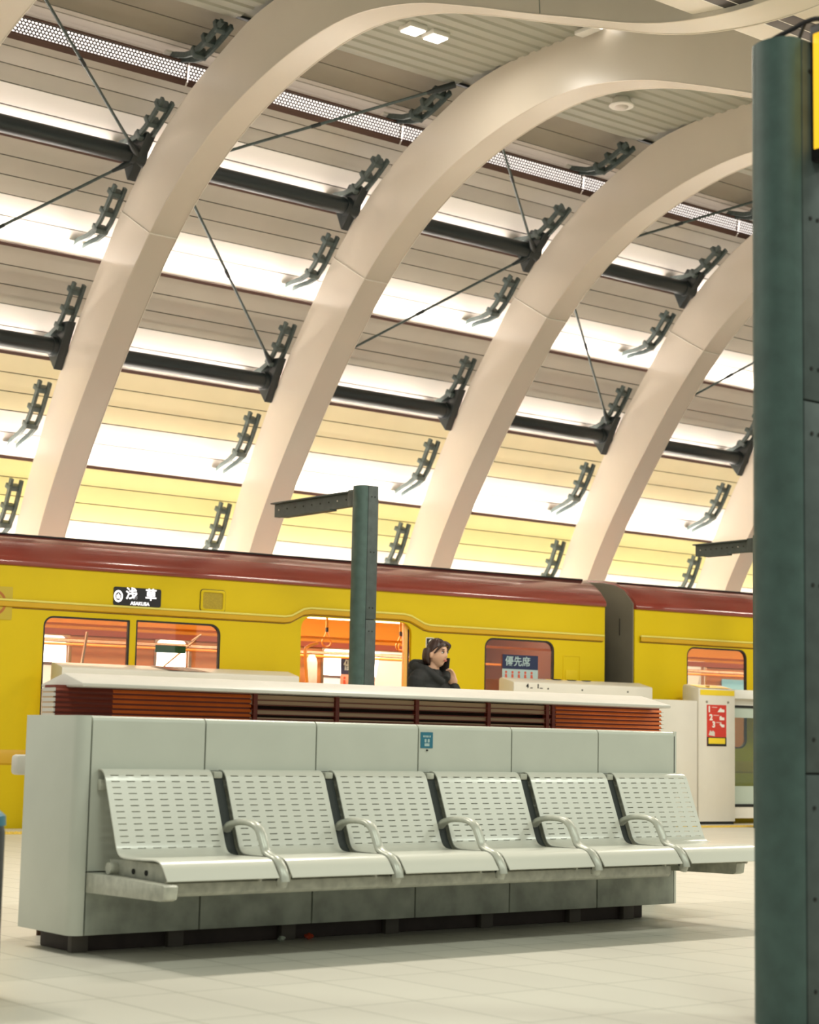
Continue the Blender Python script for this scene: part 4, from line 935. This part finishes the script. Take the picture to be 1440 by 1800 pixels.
# ------------------------------------------------------------------ PERSON
def skin_chain(chains):
    """limbs: smooth tapering tubes with rounded joints, fused later by one voxel remesh"""
    m_ = MB()
    for ch in chains:
        if len(ch) == 2: ch = [ch[0], (ch[0][0].lerp(ch[1][0], 0.5), (ch[0][1] + ch[1][1]) / 2), ch[1]]
        P = interp([Vector((*c[0],)) for c in ch], 4); Rr = []
        for i in range(len(ch) - 1):
            for k in range(4): Rr.append(ch[i][1] + (ch[i + 1][1] - ch[i][1]) * k / 4)
        Rr.append(ch[-1][1]); m_.tube(P, Rr, 14)
        for (p, r) in ch:
            n = 12; vs = [p + Vector((0, 0, r)), p - Vector((0, 0, r))]; fs = []
            for a in range(1, 6):
                for b in range(n): vs.append(p + Vector((math.sin(math.pi * a / 6) * math.cos(2 * math.pi * b / n), math.sin(math.pi * a / 6) * math.sin(2 * math.pi * b / n), math.cos(math.pi * a / 6))) * r)
            for b in range(n): fs += [(0, 2 + b, 2 + (b + 1) % n), (1, 2 + 4 * n + (b + 1) % n, 2 + 4 * n + b)]
            for a in range(4):
                for b in range(n): fs.append((2 + a * n + b, 2 + (a + 1) * n + b, 2 + (a + 1) * n + (b + 1) % n, 2 + a * n + (b + 1) % n))
            m_.add(vs, fs)
    me = bpy.data.meshes.new('chain'); me.from_pydata([tuple(v) for v in m_.v], [], m_.f); return me
def fuse(meshes, vox, name, mt, parent, smooth_it=2):
    bm = bmesh.new()
    for m in meshes: bm.from_mesh(m)
    me = bpy.data.meshes.new(name); bm.to_mesh(me); bm.free()
    o = bpy.data.objects.new(name, me); COL.objects.link(o)
    r = o.modifiers.new('r', 'REMESH'); r.mode = 'VOXEL'; r.voxel_size = vox
    s = o.modifiers.new('s', 'SMOOTH'); s.iterations = smooth_it; s.factor = 0.5
    bpy.context.view_layer.update()
    dg = bpy.context.evaluated_depsgraph_get(); m2 = bpy.data.meshes.new_from_object(o.evaluated_get(dg)); bpy.data.objects.remove(o)
    m2.name = name; m2.materials.clear(); m2.materials.append(mt); m2.shade_smooth()
    o = bpy.data.objects.new(name, m2); COL.objects.link(o); o.parent = parent; return o
def ellipsoid(c, r, M=None, n=24):
    bm = bmesh.new(); bmesh.ops.create_uvsphere(bm, u_segments=n, v_segments=n // 2, radius=1.0)
    for v in bm.verts:
        p = Vector((v.co.x * r[0], v.co.y * r[1], v.co.z * r[2])); p = (M @ p if M else p) + Vector(c); v.co = p
    me = bpy.data.meshes.new('e'); bm.to_mesh(me); bm.free(); return me
person = empty('person', (6.215, 5.66, 0), math.radians(13), 'person with short dark hair in a black hooded coat, holding a phone to the cheek', 'person')
V = Vector
HC = V((0.0, -0.055, 1.520))            # head centre, face towards -Y
def head_mesh():
    bm = bmesh.new(); bmesh.ops.create_uvsphere(bm, u_segments=56, v_segments=40, radius=1.0)
    for v in bm.verts:
        x, y, z = v.co; z_ = z
        X = x * 0.072; Y = y * 0.092; Z = z * 0.112
        if z < 0:                                  # jaw tapers to the chin
            k = -z; X *= 1 - 0.42 * k ** 1.6; 
            if y < 0: Y *= 1 - 0.10 * k
            else: Y *= 1 - 0.45 * k
        if y < -0.3 and z < 0.3: Y *= 0.97
        v.co = V((X, Y, Z))
    for v in bm.verts:                              # features on the face
        X, Y, Z = v.co
        if Y < 0:
            def g(cx, cz, sx, sz): return math.exp(-((X - cx) / sx) ** 2 - ((Z - cz) / sz) ** 2)
            d = 0.0
            d += 0.017 * g(0, -0.022, 0.011, 0.013) + 0.011 * g(0, 0.0, 0.008, 0.020)    # nose
            d -= 0.011 * (g(0.030, 0.010, 0.016, 0.011) + g(-0.030, 0.010, 0.016, 0.011))  # eye sockets
            d += 0.004 * (g(0.030, 0.030, 0.020, 0.007) + g(-0.030, 0.030, 0.020, 0.007))  # brows
            d += 0.006 * g(0, -0.054, 0.020, 0.008) - 0.004 * g(0, -0.070, 0.018, 0.006) + 0.009 * g(0, -0.092, 0.020, 0.013)
            d += 0.004 * (g(0.038, -0.028, 0.018, 0.018) + g(-0.038, -0.028, 0.018, 0.018))
            v.co.y -= d
    for v in bm.verts: v.co += HC
    me = bpy.data.meshes.new('h'); bm.to_mesh(me); bm.free(); return me
sh_l = V((0.155, 0.01, 1.315)); sh_r = V((-0.155, 0.01, 1.315))
el_l = V((0.215, -0.10, 1.10)); wr_l = V((0.130, -0.140, 1.245)); el_r = V((-0.20, 0.02, 1.07)); wr_r = V((-0.19, -0.06, 0.86))
def fingers(wr, palm, dirn, side, curl, thumb_side):
    out = []
    for k, (o, L) in enumerate(((-0.027, 0.055), (-0.009, 0.066), (0.009, 0.070), (0.027, 0.062))):
        base = palm + side * o; p1 = base + dirn * L * 0.45 + curl * 0.004; p2 = p1 + dirn * L * 0.32 + curl * L * 0.22; p3 = p2 + dirn * L * 0.18 + curl * L * 0.25
        out.append([(palm - dirn * 0.02 + side * o * 0.7, 0.012), (base, 0.010), (p1, 0.009), (p2, 0.0085), (p3, 0.0075)])
    th = palm - dirn * 0.035 + side * thumb_side * 0.032
    out.append([(th, 0.013), (th + side * thumb_side * 0.018 + dirn * 0.022, 0.010), (th + side * thumb_side * 0.022 + dirn * 0.048 + curl * 0.010, 0.0085)])
    return out
pel = V((0, 0, 0.86))
body_ch = [[(pel, 0.125), (V((0, 0.0, 1.0)), 0.110), (V((0, 0.0, 1.15)), 0.120), (V((0, 0.005, 1.27)), 0.115), (V((0, 0.0, 1.35)), 0.060), (V((0, -0.02, 1.43)), 0.048), (V((0, -0.03, 1.50)), 0.05)],
           [(V((0, 0.005, 1.27)), 0.115), (sh_l, 0.052), (el_l, 0.038), (wr_l, 0.026)], [(V((0, 0.005, 1.27)), 0.115), (sh_r, 0.052), (el_r, 0.038), (wr_r, 0.026)]]
for sx in (-1, 1):
    body_ch.append([(pel, 0.125), (V((0.085 * sx, 0, 0.80)), 0.082), (V((0.09 * sx, -0.01, 0.46)), 0.055), (V((0.09 * sx, 0.02, 0.26)), 0.050), (V((0.09 * sx, 0.03, 0.08)), 0.036), (V((0.095 * sx, -0.05, 0.035)), 0.034), (V((0.10 * sx, -0.12, 0.03)), 0.026)])
meshes = [skin_chain(body_ch), head_mesh(), ellipsoid((0, 0.0, 1.22), (0.165, 0.095, 0.13)), ellipsoid((0, 0.0, 0.90), (0.155, 0.105, 0.13)), ellipsoid((0, 0.0, 1.05), (0.13, 0.09, 0.20))]
dl = V((-0.16, 0.20, 0.95)).normalized(); palm_l = wr_l + dl * 0.060
dr = V((0.1, -0.25, -0.96)).normalized(); palm_r = wr_r + dr * 0.055
for (palm, dirn, side, curl, ts) in ((palm_l, dl, V((0.25, -0.93, 0.26)).normalized(), V((-0.9, 0.1, 0.0)), -1), (palm_r, dr, V((0, -1, 0.25)).normalized(), V((0.9, 0, 0)), 1)):
    meshes.append(ellipsoid(palm, (0.016, 0.040, 0.045), Matrix((curl.normalized(), side, dirn)).transposed()))
    for ch in fingers(None, palm + dirn * 0.030, dirn, side, curl, ts): meshes.append(skin_chain([ch]))
for sx in (-1, 1): meshes.append(ellipsoid(HC + V((0.074 * sx, 0.012, -0.010)), (0.009, 0.018, 0.030), Matrix.Rotation(0.25 * sx, 3, 'Z')))
body = fuse(meshes, 0.0055, 'body', SKIN, person)
def part(mesh, name, mt):
    mesh.name = name; mesh.materials.clear(); mesh.materials.append(mt); mesh.shade_smooth(); o = bpy.data.objects.new(name, mesh); COL.objects.link(o); o.parent = person; return o
# eyes, brows, lips
for sx in (-1, 1):
    part(ellipsoid(HC + V((0.030 * sx, -0.0770, 0.008)), (0.013, 0.010, 0.0060)), 'eye', POSTW)
    part(ellipsoid(HC + V((0.030 * sx, -0.0845, 0.008)), (0.0065, 0.004, 0.0062)), 'iris', BLACK)
    part(ellipsoid(HC + V((0.031 * sx, -0.0850, 0.015)), (0.017, 0.006, 0.0028)), 'eyelash', HAIR)
    part(ellipsoid(HC + V((0.032 * sx, -0.0850, 0.032)), (0.018, 0.006, 0.0032), Matrix.Rotation(0.12 * sx, 3, 'Y')), 'eyebrow', HAIR)
part(ellipsoid(HC + V((0, -0.0845, -0.053)), (0.020, 0.008, 0.0050)), 'lips', LIPS)
part(ellipsoid(HC + V((0, -0.0825, -0.061)), (0.016, 0.008, 0.0050)), 'lips', LIPS)
# hair: cap with side sweep and a short bob at the back
hm = []
def hair_cap():
    bm = bmesh.new(); bmesh.ops.create_uvsphere(bm, u_segments=64, v_segments=48, radius=1.0)
    kill = []
    for v in bm.verts:
        x, y, z = v.co
        hairline = 0.42 + 0.10 * x if y < -0.2 else (-0.10 if y < 0.15 else -0.95)
        if abs(x) > 0.55 and y < 0.15: hairline = 0.1 - 0.8 * (y + 0.2) if y > -0.5 else 0.35
        r = 1.0 + 0.012 * math.sin(14 * math.atan2(x, y) + 3 * z)
        low = max(0, -z)
        v.co = V((x * 0.083 * r, y * 0.103 * r + 0.006 + 0.010 * low, z * 0.126 * r + 0.004))
        if z < hairline: kill.append(v)
    bmesh.ops.delete(bm, geom=kill, context='VERTS')
    bmesh.ops.solidify(bm, geom=bm.faces[:], thickness=0.014)
    for v in bm.verts: v.co += HC
    me = bpy.data.meshes.new('hair'); bm.to_mesh(me); bm.free(); return me
hm = [hair_cap()]
for k in range(15):      # locks round the back and over the temples
    a = math.radians(10 + 160 * k / 14); c, s_ = math.cos(a), math.sin(a)
    p0 = HC + V((0.078 * c, 0.020 + 0.085 * s_, 0.045)); p1 = HC + V((0.084 * c, 0.022 + 0.092 * s_, -0.03)); p2 = HC + V((0.074 * c, 0.022 + 0.080 * s_, -0.105 + 0.02 * abs(c)))
    m_ = MB(); m_.tube(interp([p0, p1, p2], 5), [0.014, 0.018, 0.020, 0.021, 0.021, 0.021, 0.020, 0.018, 0.014, 0.010, 0.006][:len(interp([p0, p1, p2], 5))], 8)
    me = bpy.data.meshes.new('l'); me.from_pydata([tuple(v) for v in m_.v], [], m_.f); hm.append(me)
for (x0, x1) in ((-0.03, -0.070), (-0.01, -0.060), (0.02, 0.066), (0.0, 0.05)):
    pts = interp([HC + V((x0, -0.060, 0.098)), HC + V(((x0 + x1) / 2 * 1.3, -0.088, 0.070)), HC + V((x1 * 1.08, -0.055, 0.030)), HC + V((x1 * 1.14, -0.025, 0.0))], 4)
    m_ = MB(); m_.tube(pts, [0.012 - 0.007 * i / (len(pts) - 1) for i in range(len(pts))], 8)
    me = bpy.data.meshes.new('l'); me.from_pydata([tuple(v) for v in m_.v], [], m_.f); hm.append(me)
fuse(hm, 0.004, 'hair', HAIR, person, 5)
# coat with hood, trousers, shoes
def e_(p, d, f): return p + (d - p) * f
wl = e_(el_l, wr_l, 1.0); wr2 = e_(el_r, wr_r, 0.95)
coat = [skin_chain([[(V((0, 0.0, 0.72)), 0.175), (V((0, 0.0, 0.90)), 0.165), (V((0, 0.0, 1.08)), 0.155), (V((0, 0.01, 1.24)), 0.150), (V((0, 0.008, 1.335)), 0.095)],
                    [(V((0, 0.01, 1.24)), 0.150), (sh_l + V((0.005, 0, -0.005)), 0.080), (e_(sh_l, el_l, 0.5), 0.078), (el_l, 0.068), (e_(el_l, wl, 0.5), 0.060), (wl, 0.045)],
                    [(V((0, 0.01, 1.24)), 0.150), (sh_r + V((-0.005, 0, -0.005)), 0.080), (e_(sh_r, el_r, 0.5), 0.078), (el_r, 0.068), (e_(el_r, wr2, 0.5), 0.060), (wr2, 0.045)]])]
hood = [(-0.115, -0.04, 1.385), (-0.125, 0.04, 1.405), (-0.085, 0.115, 1.425), (0.0, 0.145, 1.43), (0.085, 0.115, 1.425), (0.125, 0.04, 1.405), (0.115, -0.04, 1.385), (0.07, -0.10, 1.345), (0.02, -0.125, 1.315)]
m_ = MB(); hp = interp([V(p) for p in hood], 5); m_.tube(hp, [0.050 if 8 < i < 30 else 0.036 for i in range(len(hp))], 12)
me = bpy.data.meshes.new('hd'); me.from_pydata([tuple(v) for v in m_.v], [], m_.f); coat.append(me)
coat.append(ellipsoid((0, 0.12, 1.36), (0.13, 0.085, 0.10)))
m_ = MB(); m_.tube(interp([V((-0.115, -0.04, 1.385)), V((-0.085, -0.10, 1.33)), V((-0.02, -0.135, 1.28))], 5), 0.034, 10)
me = bpy.data.meshes.new('hd'); me.from_pydata([tuple(v) for v in m_.v], [], m_.f); coat.append(me)
coat += [ellipsoid((0, 0.01, 1.20), (0.205, 0.150, 0.175)), ellipsoid((0, 0.0, 0.95), (0.200, 0.160, 0.26))]
fuse(coat, 0.009, 'coat', BLACKC, person, 2)
tr_ = []
for sx in (-1, 1):
    tr_.append(skin_chain([[(V((0.06 * sx, 0, 0.82)), 0.11), (V((0.088 * sx, 0, 0.70)), 0.098), (V((0.09 * sx, -0.01, 0.46)), 0.075), (V((0.09 * sx, 0.02, 0.26)), 0.066), (V((0.09 * sx, 0.03, 0.10)), 0.058)]]))
fuse(tr_, 0.009, 'trousers', TROU, person, 1)
for sx in (-1, 1):
    o = fuse([ellipsoid((0.10 * sx, -0.045, 0.045), (0.050, 0.135, 0.052)), ellipsoid((0.095 * sx, 0.03, 0.07), (0.052, 0.055, 0.065))], 0.007, 'shoe', BLACK, person, 1)
    for v in o.data.vertices: v.co.z = max(v.co.z, 0.0)
PM = Matrix.Translation((6.215, 5.66, 0)) @ Matrix.Rotation(math.radians(13), 4, 'Z')
ph = MB(); ph.box(-0.006, 0.006, -0.036, 0.036, -0.072, 0.072)
po = ph.build('phone', BLACK, None, bevel=0.004); po.matrix_world = PM @ Matrix.Translation((0.090, -0.070, 1.420)) @ Matrix.Rotation(0.10, 4, 'X') @ Matrix.Rotation(0.15, 4, 'Z')
tag(po, 'dark phone held to the cheek by the person in the black coat', 'phone')
